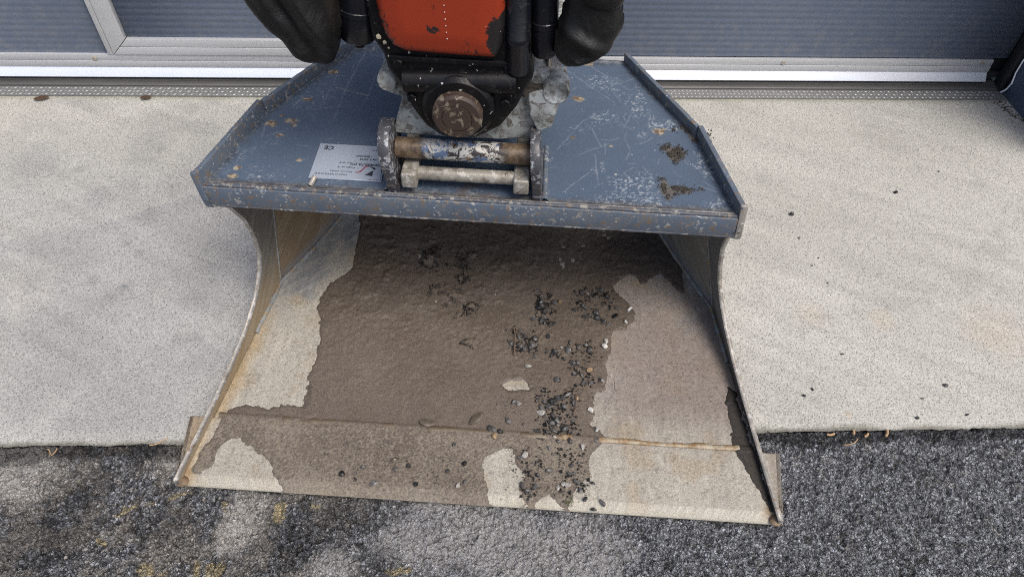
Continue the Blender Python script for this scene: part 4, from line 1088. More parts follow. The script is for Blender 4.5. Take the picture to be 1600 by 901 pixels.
# two bars per side that overlap in a step at the kink, as on the real bucket
for sg in (-1, 1):
    fr = dens([(sg * .597, .440), (sg * .537, .722)])
    bk = dens([(sg * .531, .7235), (sg * .374, 1.035)])
    inw = 1 if sg > 0 else -1
    strip_along('side_flange', fr, [.528] * len(fr), [.600] * len(fr), .013, M_LIP, inward=inw)
    strip_along('side_flange', bk, [.553] * len(bk), [.596] * len(bk), .012, M_LIP, inward=inw)
    # rusty end of the flange at the front corner
    m = MB()
    pr = [(.4385, .601), (.448, .601), (.450, .52), (.447, .505), (.441, .502), (.436, .508), (.434, .53)]
    m.prism(pr, lambda a, b: (sg * .5985 + SH * b, a, b), lambda a, b: (sg * .5835 + SH * b, a, b))
    m.build('flange_end', M_EDGE if sg > 0 else M_LIP, bucket, bevel=.002)
# front lip
lp = dens([(-.5835, .436), (.5835, .436)], .015)
strip_along('lip_plate', lp, [.512] * len(lp), [.566] * len(lp), .012, M_LIP, inward=1, bevel=.003)
bead('lip_ridge', [(x, .444, .568) for x in np.linspace(-.582, .582, 260)], .0048, M_RIDGE, 8, 11, .3)
bead('lip_underside_bead', [(x, .4385, .5125) for x in np.linspace(-.582, .582, 260)], .0036, M_RIDGE, 8, 17, .3)

# ---- ears and pin
PIN = (.502, .655)
ear_poly = []
for a in np.linspace(-40, 185, 26):
    ear_poly.append((PIN[0] - .062 * math.cos(R(180 - a)) * 1.0 if False else PIN[0] + .060 * math.cos(R(a)), PIN[1] + .060 * math.sin(R(a))))
ear_poly += [(.449, .61), (.452, .569), (.640, .569), (.60, .60)]
ear_poly = [p for p in ear_poly]
for x0, x1 in ((-.178, -.153), (.137, .158)):
    m = MB(); m.prism(ear_poly, lambda a, b: (x0 + SH * b, a, b), lambda a, b: (x1 + SH * b, a, b))
    m.build('ear', M_EAR, bucket, bevel=.003)
    bead('ear_weld', [((x0 + x1) / 2 + (.016 if x0 > 0 else -.016), q, .568) for q in np.linspace(.455, .64, 40)], .007, M_LIP, 8, 23)
# rear pair of ears with their pin, under the coupler
for x0, x1 in ((-.178, -.153), (.137, .158)):
    m = MB(); m.prism([(p[0] * -1 + 2 * PIN[0] + .41 - .0, p[1]) for p in ear_poly], lambda a, b: (x0 + SH * b, a, b), lambda a, b: (x1 + SH * b, a, b))
    m.build('ear', M_EAR, bucket, bevel=.003)
m = MB(); m.tube((-.152 + SH * PIN[1], PIN[0], PIN[1]), (.136 + SH * PIN[1], PIN[0], PIN[1]), .0225, 32); m.build('pin', M_PIN, bucket)
m = MB(); m.tube((-.152 + SH * PIN[1], PIN[0] + .41, PIN[1]), (.136 + SH * PIN[1], PIN[0] + .41, PIN[1]), .0225, 32); m.build('pin', M_PIN, bucket)
# small peg standing on the lip
m = MB(); m.tube((-.352 + SH * .58, .462, .566), (-.343 + SH * .58, .480, .578), .006, 10); m.build('weld_stub', M_EDGE, bucket, bevel=.001)

# ---- nameplate, read from the other side of the bucket
NPZ = TZ + .0035
npl = MB(); npl.prism([(-.3640, .607), (-.2085, .609), (-.2000, .4875), (-.3625, .4855)], lambda a, b: (a + SH * NPZ, b, NPZ - .003), lambda a, b: (a + SH * NPZ, b, NPZ))
plate = npl.build('nameplate', M_NAME, bucket, bevel=.0004, seg=1)
plate['label'] = 'silver maker plate with dark print and CE mark'
def text_mesh(name, s, size, u, d, mat, bold=0.0, shear_=0.0):
    cu = bpy.data.curves.new(name, 'FONT'); cu.body = s; cu.size = size; cu.offset = bold; cu.resolution_u = 2
    o = bpy.data.objects.new(name, cu); COL.objects.link(o)
    dg = bpy.context.evaluated_depsgraph_get()
    me = bpy.data.meshes.new_from_object(o.evaluated_get(dg))
    bpy.data.objects.remove(o)
    q = obj(name, me, mat, plate)
    q.location = (u + SH * NPZ, d, NPZ + .0006); q.rotation_euler = (0, 0, math.pi)
    return q
# u decreases and d decreases along the reading direction because the plate stands upside down to us
text_mesh('lettering', 'KONESILTA OY', .0105, -.2065, .543, M_INK, .0003)
text_mesh('lettering', 'tie 9, 66710', .0078, -.2240, .5605, M_INK, .0002)
text_mesh('lettering', 'FINLAND', .0078, -.2400, .571, M_INK, .0002)
text_mesh('lettering', 'konesilta.fi', .0070, -.2095, .594, M_INK)
text_mesh('lettering', 'Model: M 758 825/60 B S7', .0068, -.2795, .5035, M_INK)
text_mesh('lettering', 'Serial No: 100292', .0068, -.2700, .5145, M_INK)
text_mesh('lettering', 'Weight, kg: 18', .0068, -.2660, .529, M_INK)
text_mesh('lettering', 'Year: 2018', .0068, -.2750, .545, M_INK)
text_mesh('ce_mark', 'CE', .019, -.3285, .5985, M_INK, .0005)
lz = NPZ + .0006
m = MB()
def lg(poly, mi): m.add([(a + SH * NPZ, b, lz) for a, b in poly], [tuple(range(len(poly)))], mi)
lg([(-.2205, .5300), (-.2215, .5230), (-.2360, .5355)], 0)
lg([(-.2240, .5215), (-.2230, .5020), (-.2400, .5045)], 0)
cv = [(-.2375, .5350), (-.2440, .5335), (-.2480, .5260), (-.2510, .5180), (-.2560, .5125), (-.2640, .5115)]
cw = [.0016, .0018, .0020, .0020, .0016, .0006]
lg([(a, b + w) for (a, b), w in zip(cv, cw)] + [(a + w * .6, b - w) for (a, b), w in list(zip(cv, cw))[::-1]], 1)
m.build('logo', [M_INK, M_RED], plate, smooth=False)
m = MB()
for a, b in (((-.2015, .4895), (-.2065, .5300)), ((-.2015, .4895), (-.2300, .4890))):
    m.add([(a[0] + SH * NPZ - .001, a[1], lz), (b[0] + SH * NPZ - .001, b[1], lz), (b[0] + SH * NPZ, b[1] + .001, lz), (a[0] + SH * NPZ, a[1] + .001, lz)], [(0, 1, 2, 3)])
m.build('print_border', M_INK, plate, smooth=False)

# ================================================================== MUD AND DEBRIS IN THE BUCKET
def build_mud(name, poly, holes, u0, u1, d0, d1, label, thick=.004, dark=1.0, step=.0034):
    us = np.arange(u0, u1, step); ds = np.arange(d0, d1, step)
    Ug, Dg = np.meshgrid(us, ds, indexing='ij'); u = Ug.ravel(); d = Dg.ravel()
    wu = u + .016 * (fbm(u, d, 55, 4, 3) - .5); wd = d + .016 * (fbm(u, d, 55, 4, 4) - .5)
    e = sdpoly(wu, wd, poly)
    e = e + .007 * (fbm(u, d, 190, 3, 311) - .5)
    for h in holes: e = np.minimum(e, -sdpoly(wu, wd, h))
    zf = floor_z(d)
    k = sst(-.002, .010, e)
    n = fbm(u, d, 16, 5, 5); g = fbm(u, d, 110, 4, 6); g2 = fbm(u, d, 300, 2, 7)
    lump = sst(.52, .80, fbm(u, d, 28, 5, 9)) * sst(.35, .62, d) * sst(.28, .0, u)
    wrink = np.abs(fbm(u * 1.0, d * .6, 40, 4, 15) - .5)
    h = -.0012 + k * (thick * (.45 + .6 * n) + .0030 * (g - .5) * (.35 + 1.0 * sst(.2, .5, d)) + .0012 * (g2 - .5) + .005 * lump * (.3 + g)) + k * .0018 * (1 - wrink * 6) * sst(.45, .8, d)
    # groove lines left by a scrape near the left edge
    for gl in ([(-.470, .275), (-.452, .205)], [(-.462, .268), (-.444, .205)]):
        q = sdline(u, d, gl); h = h - .0025 * sst(.005, .001, q) + .002 * sst(.009, .005, np.abs(q - .006))
    on_blade = sst(.195, .170, d)
    h = h * (1 - .45 * on_blade)
    near_weld = sst(.012, .004, np.abs(d - .184)); h = np.maximum(h, -.0012 + near_weld * k * .006)
    col = lerp((.086, .068, .053), (.132, .107, .085), fbm(u, d, 6, 5, 25))
    col = lerp(col, (.15, .12, .092), sst(.45, .75, g) * .40)
    deep = sst(.45, .95, d + .1 * (n - .5))
    col = lerp(col, (.085, .064, .047), deep * .5)
    col = lerp(col, (.05, .044, .042), sst(.22, .42, u) * deep * .75)
    # drying film on the cutting edge: speckled
    dry = on_blade * sst(.42, .58, fbm(u, d, 340, 3, 17) + .5 * (fbm(u, d, 10, 3, 19) - .5) + .16 * sst(.05, .0, d))
    col = lerp(col, (.29, .255, .195), dry * .42)
    edge = sst(.012, .002, e)
    col = lerp(col, col * .62, edge * .45)
    rough = np.clip(.66 - .28 * sst(.4, .7, fbm(u, d, 9, 4, 21)) + .25 * dry, .25, .9)
    col = col * dark
    V = shear(np.stack([u, d, zf + h + .0004], -1))
    F = grid_faces(len(us), len(ds), e > -.006)
    # stay inside the side plates
    ok = np.abs(u) < hw(d, zf + .01) + .004
    F = F[ok[F].all(1)]
    V, F, A = compact(V, F, {'Col': np.clip(col, 0, 1), 'Rough': rough})
    W = Matrix.Rotation(BYAW, 4, 'Z'); W.translation = BO
    me = mesh_np(name, V, F, A)
    o = obj(name, me, M_MUD)
    o.matrix_world = W
    tag(o, label, 'mud', None, 'stuff')
    return o
build_mud('wet_mud', MUD, [MUDHOLE], -.70, .56, -.002, 1.06, 'brown wet mud spread over the middle of the bucket floor')
build_mud('dark_streak', STREAKR, [], .55, .72, .0, .42, 'dark streak along the right side plate of the bucket', .003, .24)  # thin, much darker strip on the floor beside the right plate

def blob(name, r, seed, flat=.6, amp=.35, f=1.6, sub=2):
    """irregular stone as one small mesh"""
    import bmesh
    bm = bmesh.new(); bmesh.ops.create_icosphere(bm, subdivisions=sub, radius=1)
    rs = np.random.RandomState(seed)
    planes = [(Vector(rs.normal(size=3)).normalized(), rs.uniform(.40, .85)) for _ in range(11)]
    sx, sy = rs.uniform(.8, 1.25), rs.uniform(.7, 1.05)
    for v in bm.verts:
        c = v.co.copy()
        for p, dd in planes:
            q = c.dot(p)
            if q > dd: c -= p * (q - dd)
        c *= 1 + amp * .3 * (rs.rand() - .5)
        v.co = Vector((c.x * sx * r, c.y * sy * r, c.z * flat * r))
    me = bpy.data.meshes.new(name); bm.to_mesh(me); bm.free()
    for p in me.polygons: p.use_smooth = False
    return me

PMESH = {k: [] for k in 'dltw'}
for k in PMESH:
    for i in range(6):
        me = blob('pebble', .0058, 100 + i + ord(k), random.uniform(.7, 1.0), sub=2); me.materials.append(M_PEB[k]); PMESH[k].append(me)
def surf(u, d, extra=0.0): return bworld(u, d, float(floor_z(np.array(d))) + .005 + extra)
def pebble(P, tone, size, label, group=None, name='pebble'):
    o = bpy.data.objects.new(name, random.choice(PMESH[tone])); COL.objects.link(o)
    o.location = P; s = size / .0058
    o.scale = (s, s, s * random.uniform(.8, 1.1))
    o.rotation_euler = (random.uniform(-.35, .35), random.uniform(-.35, .35), random.uniform(0, 6.28))
    tag(o, label, 'pebble', group)
    return o
CL = {'A': ('dark pebble in the ring-shaped scatter nearest the right mud edge', .0056),
      'B': ('black pebble in the tight upright heap below the pin', .0058),
      'C': ('dark pebble in the twig heap beside the big mud clod', .0060),
      'D': ('small pebble in the loose row right of the twig heap', .0056),
      'E': ('dark pebble in the curved string below the loose row', .0058),
      'F': ('dark pebble in the large heap behind the weld seam', .0062),
      'G': ('small pebble right of the bare patch on the cutting edge', .0048),
      'H': ('small pebble on the speckled left half of the cutting edge', .0046)}
TN = {'d': '', 'l': 'pale', 't': 'tan', 'w': 'white'}
ONES = ['', 'first', 'second', 'third', 'fourth', 'fifth', 'sixth', 'seventh', 'eighth', 'ninth', 'tenth', 'eleventh', 'twelfth', 'thirteenth', 'fourteenth', 'fifteenth', 'sixteenth', 'seventeenth', 'eighteenth', 'nineteenth', 'twentieth']
def ordinal(n):
    if n <= 20: return ONES[n]
    return {2: 'twenty', 3: 'thirty', 4: 'forty'}[n // 10] + '-' + ONES[n % 10] if n % 10 else {3: 'thirtieth', 4: 'fortieth'}[n // 10]
SEEN = {}
for key, data in (('A', PB_A), ('B', PB_B), ('C', PB_C), ('D', PB_D), ('E', PB_E), ('F', PB_F), ('G', PB_G), ('H', PB_H)):
    lab, sz = CL[key]
    for (u, d, t) in sorted(data, key=lambda q: -q[1]):
        for rep in range(1):
            l2 = lab
            if t != 'd': l2 = TN[t] + ' ' + lab.replace('dark ', '').replace('black ', '').replace('small ', '')
            SEEN[l2] = SEEN.get(l2, 0) + 1
            l2 = l2 + ', ' + ordinal(SEEN[l2]) + ' from the top'
            s = sz * random.choice((.9, 1.2, 1.4, 1.7, 2.1))
            uu = u + (random.uniform(-.006, .006) if rep else 0); d2 = d + (random.uniform(-.006, .006) if rep else 0)
            pebble(surf(uu, d2, .002 + (.0035 if rep else 0)), t if not rep else 'd', s * (.75 if rep else 1), l2 if not rep else (l2 if t == 'd' else lab), ('pale ' if (t != 'd' and not rep) else '') + 'pebbles of heap: ' + lab.split(' in the ')[-1].split(' on the ')[-1])
SLAB = ['upper of two pale pebbles at the mud edge right of the ring of pebbles', 'lower of two pale pebbles at the mud edge right of the ring of pebbles',
        'upper pale pebble of a pair near the right mud edge', 'lower pale pebble of a pair near the right mud edge', 'lone dark pebble left of the tight black heap',
        'dark pebble right of the tight black heap', 'tan pebble at the right tip above the black heap', 'flat dark pebble above the tight black heap',
        'lone dark pebble right of the twig heap', 'flat dark chip below the twig heap', 'lone pale pebble above the bare oval patch',
        'lone round dark pebble right of the bare oval patch', 'thin dark pebble standing by the right mud edge', 'pale pebble below the bare oval patch',
        'dark pebble touching the pale one below the bare oval patch', 'round dark pebble right of the oval bare patch', 'white pebble at the right mud edge above the weld seam',
        'pale round pebble just above the right end of the muddy weld', 'left dark pebble lying against the weld seam', 'middle dark pebble lying against the weld seam',
        'right small dark pebble lying against the weld seam', 'tan pebble on the cutting edge just below the weld', 'flat dark chip in the mud left of the large heap',
        'tiny dark pebble left of the large heap', 'tiny pale pebble high on the mud', 'largest dark pebble on the left of the muddy cutting edge']
for (u, d, t), l in zip(SING, SLAB):
    pebble(surf(u, d, .002), t, .0095 if 'tiny' not in l else .004, l, None)

def clod(P, r, seed, label, group=None):
    me = blob('mud_clod', r, seed, .6, .9, sub=4)
    me2 = me
    V = np.empty(len(me.vertices) * 3, np.float32); me.vertices.foreach_get('co', V); V = V.reshape(-1, 3)
    nn = fbm(V[:, 0] + seed, V[:, 1] + V[:, 2] * .7, 2.6 / r, 4, seed, .7)
    V *= (0.72 + 1.5 * (nn - .42))[:, None]
    me.vertices.foreach_set('co', V.ravel()); me.update()
    for p in me.polygons: p.use_smooth = True
    o = obj('mud_clod', me, M_CLOD); o.location = P; o.rotation_euler = (0, 0, seed)
    return tag(o, label, 'mud clod', group)
CLAB = ['largest lumpy mud clod in the middle of the bucket floor', 'mud lump at the far left of the muddy floor group', 'mud lump right of the far left lump', 'pale topped mud lump above the others',
        'dark mud lump highest on the left', 'elongated mud lump above the largest clod', 'small mud lump touching the highest dark lump', 'mud lump under the lip left of centre',
        'pebbly mud lump in the curved string of pebbles', 'small mud lump just above and left of the largest clod']
for i, ((u, d, r), l) in enumerate(zip(CLODS, CLAB)):
    clod(surf(u, d, .002), r * 1.35, 20 + i, l)

def twig(pts, r, label, mat=M_TWIG, z=.006, name='twig'):
    m = MB(); P = [surf(u, d, z + random.uniform(-.001, .004)) for u, d in pts]
    c = sum(P, Vector()) / len(P)
    for a, b in zip(P[:-1], P[1:]): m.tube(a - c, b - c, r, 6, r * .8)
    o = m.build(name, mat); o.location = c
    return tag(o, label, 'twig')
TLAB = ['brown twig upright in the heap beside the big clod', 'thin straw between the twig heap and black heap', 'forked twig right of the loose pebble row', 'short twig crossing below the curved pebble string',
        'dark sliver lying on the dry steel right of the mud', 'black twig at the right mud edge', 'bent twig at the right of the large heap', 'twig on the left of the ring of pebbles',
        'curled rootlet at the bottom of the bare patch edge', 'twig inside the ring of pebbles']
for i, (p, l) in enumerate(zip(TWIGS, TLAB)): twig(p, .0017 if i in (0, 6, 7) else .0011, l)

def leaf(P, L_, W_, rz, mat, label, curl=.3, name='leaf'):
    n = 9; V = []; F = []
    for i in range(n):
        t = i / (n - 1); w = W_ * math.sin(math.pi * (t * .92 + .04)) ** .8
        for s in (-1, 0, 1):
            V.append(((t - .5) * L_, s * w, curl * L_ * (t - .5) ** 2 + abs(s) * w * .45 + .0012 * random.uniform(-1, 1)))
    for i in range(n - 1):
        for k in range(2): F.append((i * 3 + k, (i + 1) * 3 + k, (i + 1) * 3 + k + 1, i * 3 + k + 1))
    me = mesh_np(name, np.array(V), np.array(F))
    o = obj(name, me, mat); o.location = P; o.rotation_euler = (random.uniform(-.1, .1), random.uniform(-.1, .1), rz)
    s = o.modifiers.new('thick', 'SOLIDIFY'); s.thickness = .0008
    return tag(o, label, 'leaf')
leaf(surf(*LEAVES[0], .003), .040, .010, -.1, M_LEAFW, 'curled wet leaf lying on the weld seam')
leaf(surf(*LEAVES[1], .003), .045, .010, .7, M_LEAFW, 'muddy leaf between the curled leaf and the large pebble heap')
leaf(surf(*LEAVES[2], .002), .022, .006, .2, M_LEAFW, 'small leaf scrap on the left of the cutting edge')
for i, (x, y) in enumerate(LEAFD):
    leaf(Vector((x, y - .012, .004)), .055 if i == 0 else .04, .012, .25, M_LEAF, ('brown dead leaf by the threshold at far left', 'brown dead leaf by the threshold near the wicket door')[i])

# moss scrap: many tiny blades in one object
m = MB(); rs = np.random.RandomState(3)
for i in range(120):
    a = rs.uniform(0, 6.28); r = .011 * math.sqrt(rs.rand()); p = Vector((r * math.cos(a), r * 1.3 * math.sin(a), 0)); h = rs.uniform(.002, .006); t = rs.uniform(0, 6.28)
    q = Vector((math.cos(t), math.sin(t), 0)) * .0011
    m.add([p - q, p + q, p + q * rs.uniform(-2, 2) + Vector((0, 0, h))], [(0, 1, 2)])
o = m.build('moss', M_MOSS, smooth=False); o.location = surf(*MOSS, .0)
tag(o, 'tiny green moss scrap on the front of the cutting edge', 'moss', None, 'stuff')

def crumbs(name, polys, zfun, n, r0, r1, mat, label, seed, cat='dirt', W=None):
    """many tiny grains joined in one object"""
    rs = np.random.RandomState(seed)
    V = []; F = []
    base = np.array([(1, 0, 0), (-.5, .85, 0), (-.5, -.85, 0), (.1, .1, .9), (.2, -.1, -.5)])
    bf = np.array([(0, 1, 3), (1, 2, 3), (2, 0, 3), (1, 0, 4), (2, 1, 4), (0, 2, 4)])
    for poly in polys:
        P = np.array(poly); lo = P.min(0); hi = P.max(0)
        Q = rs.uniform(lo - .012, hi + .012, (n * 6, 2))
        e = sdpoly(Q[:, 0], Q[:, 1], poly)
        Q = Q[(e > rs.normal(0, .005, len(e))) & (fbm(Q[:, 0], Q[:, 1], 70, 3, seed) > rs.normal(.47, .05, len(e)))][:n]
        for q in Q:
            r = rs.uniform(r0, r1) * (1.0 if rs.rand() < .85 else 1.7); a = rs.uniform(0, 6.28)
            c, s = math.cos(a), math.sin(a)
            b = base * r * rs.uniform(.7, 1.3, (1, 3)); b = np.stack([b[:, 0] * c - b[:, 1] * s, b[:, 0] * s + b[:, 1] * c, b[:, 2]], -1)
            z = zfun(q[0], q[1])
            F.append(bf + len(V) * 5); V.append(b + np.array([q[0] + (SH * z if W is not None else 0), q[1], z]))
    me = mesh_np(name, np.vstack(V), np.vstack(F), smooth=False)
    o = obj(name, me, mat)
    if W is not None: o.matrix_world = W
    return tag(o, label, cat, None, 'stuff')
WB = Matrix.Rotation(BYAW, 4, 'Z'); WB.translation = BO
DL = ['patch of dark dirt crumbs in the middle of the right top plate', 'trail of dark dirt crumbs near the front lip of the top plate', 'dark dirt crumbs against the right flange kink', 'thin trail of pale dirt crumbs beside the right flange']
for i, poly in enumerate(T_DIRT):
    crumbs('dirt_crumbs', [poly], lambda a, b: TZ + .0025, 420 if i < 3 else 160, .0011, .0024, M_CRUMB, DL[i], 40 + i, 'dirt', WB)
def fz(a, b): return float(floor_z(np.array(b))) + .0035
HL = ['dark crumbly mud patch highest on the left of the muddy floor', 'dark crumb streak right of the highest crumbly patch', 'small dark crumb patch at the left of the crumbly group', 'small crumb patch below the dark crumb streak', 'crumb patch above the largest mud clod',
      'black root crumbs in the tight upright heap', 'dark crumbs in the heap with the twig', 'dark crumbs among the ring of pebbles', 'dark crumbs in the loose pebble row', 'dark crumbs in the curved pebble string',
      'dark crumbs filling the large heap behind the weld seam', 'dark crumbs on the cutting edge right of the bare patch', 'dark crumbs along the right border of the bare patch']
for i, poly in enumerate(HEAPS):
    crumbs('mud_crumbs', [poly], lambda a, b: float(floor_z(np.array(b))) + .0055, (200, 150, 80, 80, 100, 200, 130, 110, 70, 70, 260, 90, 60)[i], .0016, .0040, M_CRUMBD if i >= 5 or i in (0, 1, 4) else M_CRUMB, HL[i], 80 + i, 'crumbs', WB)
crumbs('grit', [[(.06, .02), (.26, .02), (.26, .15), (.06, .15)], [(.0, .22), (.30, .22), (.30, .60), (.05, .60)], [(-.42, .03), (.0, .03), (.0, .15), (-.42, .15)]], fz, 260, .0009, .0022, M_PEB['d'], 'fine dark grit sprinkled over the mud in the bucket', 51, 'grit', WB)

# ================================================================== TILTROTATOR
tilt = thing('tiltrotator', 'orange and black tiltrotator coupler standing on the bucket top plate', 'tiltrotator', O2, BYAW)
def slab(name, poly, y0, y1, mats, bevel=.006, seg=3, parent=tilt):
    m = MB(); m.prism(poly, lambda a, b: (a, y0, b), lambda a, b: (a, y1, b))
    return m.build(name, mats, parent, bevel=bevel, seg=seg)
slab('coupler_body', BODY, .03, .43, M_SILV, .005)
slab('tilt_frame', FRAME, -.01, .22, M_BLACK, .010)
def orange():
    xs = [p[0] for p in ORANGE]; zs = [p[1] for p in ORANGE]
    us = np.arange(min(xs) - .004, max(xs) + .004, .004); vs = np.arange(min(zs) - .004, max(zs) + .004, .004)
    # rounded cover: a front that bulges a little and rolls back at the rim
    A, B = np.meshgrid(us, vs, indexing='ij'); a = A.ravel(); b = B.ravel()
    e = sdpoly(a, b, ORANGE)
    y = -.030 - .006 * sst(0, .05, e) + .020 * (1 - np.sqrt(np.clip(1 - (1 - np.clip(e / .018, 0, 1)) ** 2, 0, 1)))
    zmin = min(zs)
    # black scuffing at the rim, lower right corner and left edge
    ed = sst(.016, .0, e) * .45
    ed = np.maximum(ed, sst(.050, .012, np.hypot((a - .066) * .9, (b - .375) * .55)) * .62)
    ed = np.maximum(ed, sst(.045, .0, a + .155 + .15 * (b - .40)) * .42 * sst(.52, .40, b))
    V = np.stack([a, y, b], -1)
    F = grid_faces(len(us), len(vs), e > -.003)
    V, F, At = compact(V, F, {'Edge': ed})
    me = mesh_np('orange_cover', V, F, At)
    o = obj('orange_cover', me, M_ORANGE, tilt)
    s = o.modifiers.new('thick', 'SOLIDIFY'); s.thickness = .02; s.offset = -1
    o['label'] = 'scuffed orange cover panel'
orange()
# line of tiny pale rivets / paint dots down the cover
m = MB()
for i in range(7): m.tube((-.040 + .0006 * i, -.037, .445 - i * .0125), (-.040 + .0006 * i, -.0355, .445 - i * .0125), .0011, 8)
m.build('paint_dots', plain('pale_dot', (.6, .5, .45), .6), tilt)
cx, cz, cr = CAP
m = MB(); m.lathe((cx, -.012, cz + .004), (0, -1, -.03), [(-.01, .074), (.010, .072), (.018, .064), (.019, .05)], 40); m.build('pivot_boss', M_BLACK, tilt)
m = MB(); m.lathe((cx, -.025, cz), (0, -1, -.03), [(0, cr), (.020, cr), (.0255, cr - .005), (.026, .0305), (.0235, .0302), (.0235, .0288), (.0262, .0285), (.0266, .001)], 48); m.build('pivot_cap', M_RUSTCAP, tilt)
for bx_, bz_ in ((-.135, .300), (.075, .300), (-.115, .225), (.070, .225)):
    m = MB(); m.lathe((bx_, -.008, bz_), (0, -1, 0), [(0, .010), (.007, .010), (.0085, .008)], 6); m.build('hex_bolt', M_BLACK, tilt)
m = MB(); m.box(-.150, .082, -.016, -.008, .306, .318); m.build('frame_rib', M_BLACK, tilt, bevel=.003)
# lower shoulders of the frame
m = MB(); m.tube((-.128, -.006, .262), (.090, -.006, .272), .024, 20); m.build('frame_shoulder', M_BLACK, tilt)
# knuckles carrying the tilt cylinders
kx, kz, kr = KNR
m = MB(); m.lathe((kx, .045, kz), (0, -1, 0), [(0, kr * 1.08), (.030, kr * 1.08), (.036, kr * .98), (.033, kr * .80), (.030, .002)], 28); m.build('rod_knuckle', M_SILV, tilt)
kx2, kz2, kr2 = KNL
m = MB(); m.lathe((kx2, .045, kz2), (0, -1, 0), [(0, kr2 * 1.1), (.024, kr2 * 1.1), (.030, kr2 * .9), (.027, .002)], 28); m.build('rod_knuckle', M_SILV, tilt)
slab('knuckle_arm', [(kx - .030, kz - .10), (kx - .002, kz - .085), (kx + .010, kz - .02), (kx - .020, kz + .005), (kx - .055, kz - .01), (kx - .05, kz - .06)], .012, .045, M_SILV, .004)
def cyl(name, s, y, mat, extra=None, capr=.9):
    x0, z0, x1, z1, r = s
    a = Vector((x1, y, z1)); b = Vector((x0, y, z0)); ax = (b - a); L_ = ax.length
    m = MB(); m.lathe(a, ax, [(-.012, r * .55), (-.010, r * .86), (-.003, r), (L_ * .16, r), (L_ * .165, r * 1.05), (L_ * .20, r * 1.05), (L_ * .205, r), (L_, r)], 32)
    return m.build(name, mat, tilt)
cyl('guide_tube', TUBE, -.006, M_BLK2)
cyl('tilt_cylinder', CYLR, .02, M_BLK2)
cyl('tilt_cylinder', CYLL, .03, M_BLK2)
x0, z0, x1, z1, r = ROD
m = MB(); m.tube((x0, .03, z0), (x1, .03, z1), r, 28); m.build('piston_rod', M_CHROME, tilt, bevel=.002)
x0, z0, x1, z1, r = BOLT
m = MB(); m.tube((x0, .02, z0), (x1, .02, z1), r, 16); m.build('bolt', M_BLACK, tilt, bevel=.003)
# paint and dirt flecks on the frame
fl_m = plain('yellow_grease_fleck', (.45, .40, .28), .7, 0, .3, 200)
m = MB()
for (a, b, s) in ((-.166, .352, .006), (-.156, .341, .0045), (-.150, .330, .0025)):
    m.lathe((a, -.0105, b), (.3, -1, .2), [(0, s), (.001, s * .7), (.002, s * .3)], 5)
m.build('grease_fleck', fl_m, tilt)
# caked dirt behind the right knuckle
me = blob('caked_dirt', .030, 5, .8, .9, sub=3); o = obj('caked_dirt', me, M_CRUMB, tilt, (kx - .045, .03, kz - .012))
# lock bar with its two square lugs below the pin
(lx0, ly0, lz0), (lx1, ly1, lz1) = LOCK
m = MB(); m.tube((lx0, ly0 + .004, lz0 + .002), (lx1, ly1 + .004, lz1 + .002), .0150, 26); m.build('lock_bar', M_SILV2, tilt)
for lx, lzz in ((lx0 - .002, lz0), (lx1 + .004, lz1)):
    m = MB(); m.box(lx - .017, lx + .017, ly0 - .026, ly0 + .030, lzz - .019, lzz + .020); m.build('lock_lug', M_SILV2, tilt, bevel=.005, seg=3)
# hook arms that reach from the body down to the lugs
for lx in (lx0 - .001, lx1 + .003):
    slab('hook_arm', [(lx - .014, lz0 - .012), (lx + .014, lz0 - .012), (lx + .014, .125), (lx - .014, .125)], .032, .075, M_SILV2, .004)

# puffed textile sleeves
def puff(name, poly, yc, dep, label, folds, seed):
    P = np.array(poly); lo = P.min(0) - .006; hi = P.max(0) + .006; step = .0042
    us = np.arange(lo[0], hi[0], step); vs = np.arange(lo[1], hi[1], step)
    A, B = np.meshgrid(us, vs, indexing='ij'); a = A.ravel(); b = B.ravel()
    e = sdpoly(a, b, poly)
    s = np.clip(e / dep, 0, 1); th = dep * np.sqrt(np.clip(1 - (1 - s) ** 2, 0, 1))
    n = fbm(a, b, 16, 4, seed) - .5
    f = 0
    for (p, q, w, amp) in folds:
        dd = sdline(a, b, [p, q]); f = f - amp * np.exp(-(dd / w) ** 2)
    k = np.clip(e / .012, 0, 1)
    yf = yc - th + k * (f + .010 * n); yb = yc + th * .8
    V = np.vstack([np.stack([a, yf, b], -1), np.stack([a, yb, b], -1)])
    # pull the outermost ring onto the outline
    keep = e > -.0008
    F = grid_faces(len(us), len(vs), keep)
    nv = len(a)
    Fb = F[:, ::-1] + nv
    # close the rim
    from collections import Counter
    ed = {}
    for q in F:
        for i in range(4):
            x, y = int(q[i]), int(q[(i + 1) % 4])
            key = (min(x, y), max(x, y))
            if key in ed: ed[key] = None
            else: ed[key] = (x, y)
    rim = np.array([(y, x, x + nv, y + nv) for v in ed.values() if v for x, y in [v]])
    Fall = np.vstack([F, Fb, rim])
    V, Fall, _ = compact(V, Fall, {})
    me = mesh_np(name, V, Fall)
    o = obj(name, me, M_COVER, tilt)
    sm = o.modifiers.new('soft', 'SMOOTH'); sm.factor = .6; sm.iterations = 5
    o['label'] = label
    return o
puff('cylinder_cover', COVL, .0, .060, 'creased black cover over the left cylinder', [((-.345, .46), (-.262, .300), .012, -.012), ((-.30, .46), (-.245, .34), .010, .014), ((-.40, .43), (-.30, .31), .012, .008)], 3)
puff('cylinder_cover', COVR, .0, .050, 'black cover over the right cylinder', [((.17, .40), (.30, .345), .010, .014), ((.20, .34), (.29, .37), .008, .010)], 5)
puff('cover_fold', COVR2, -.025, .036, 'upper fold of the right black cover', [((.20, .43), (.30, .44), .012, .008)], 7)
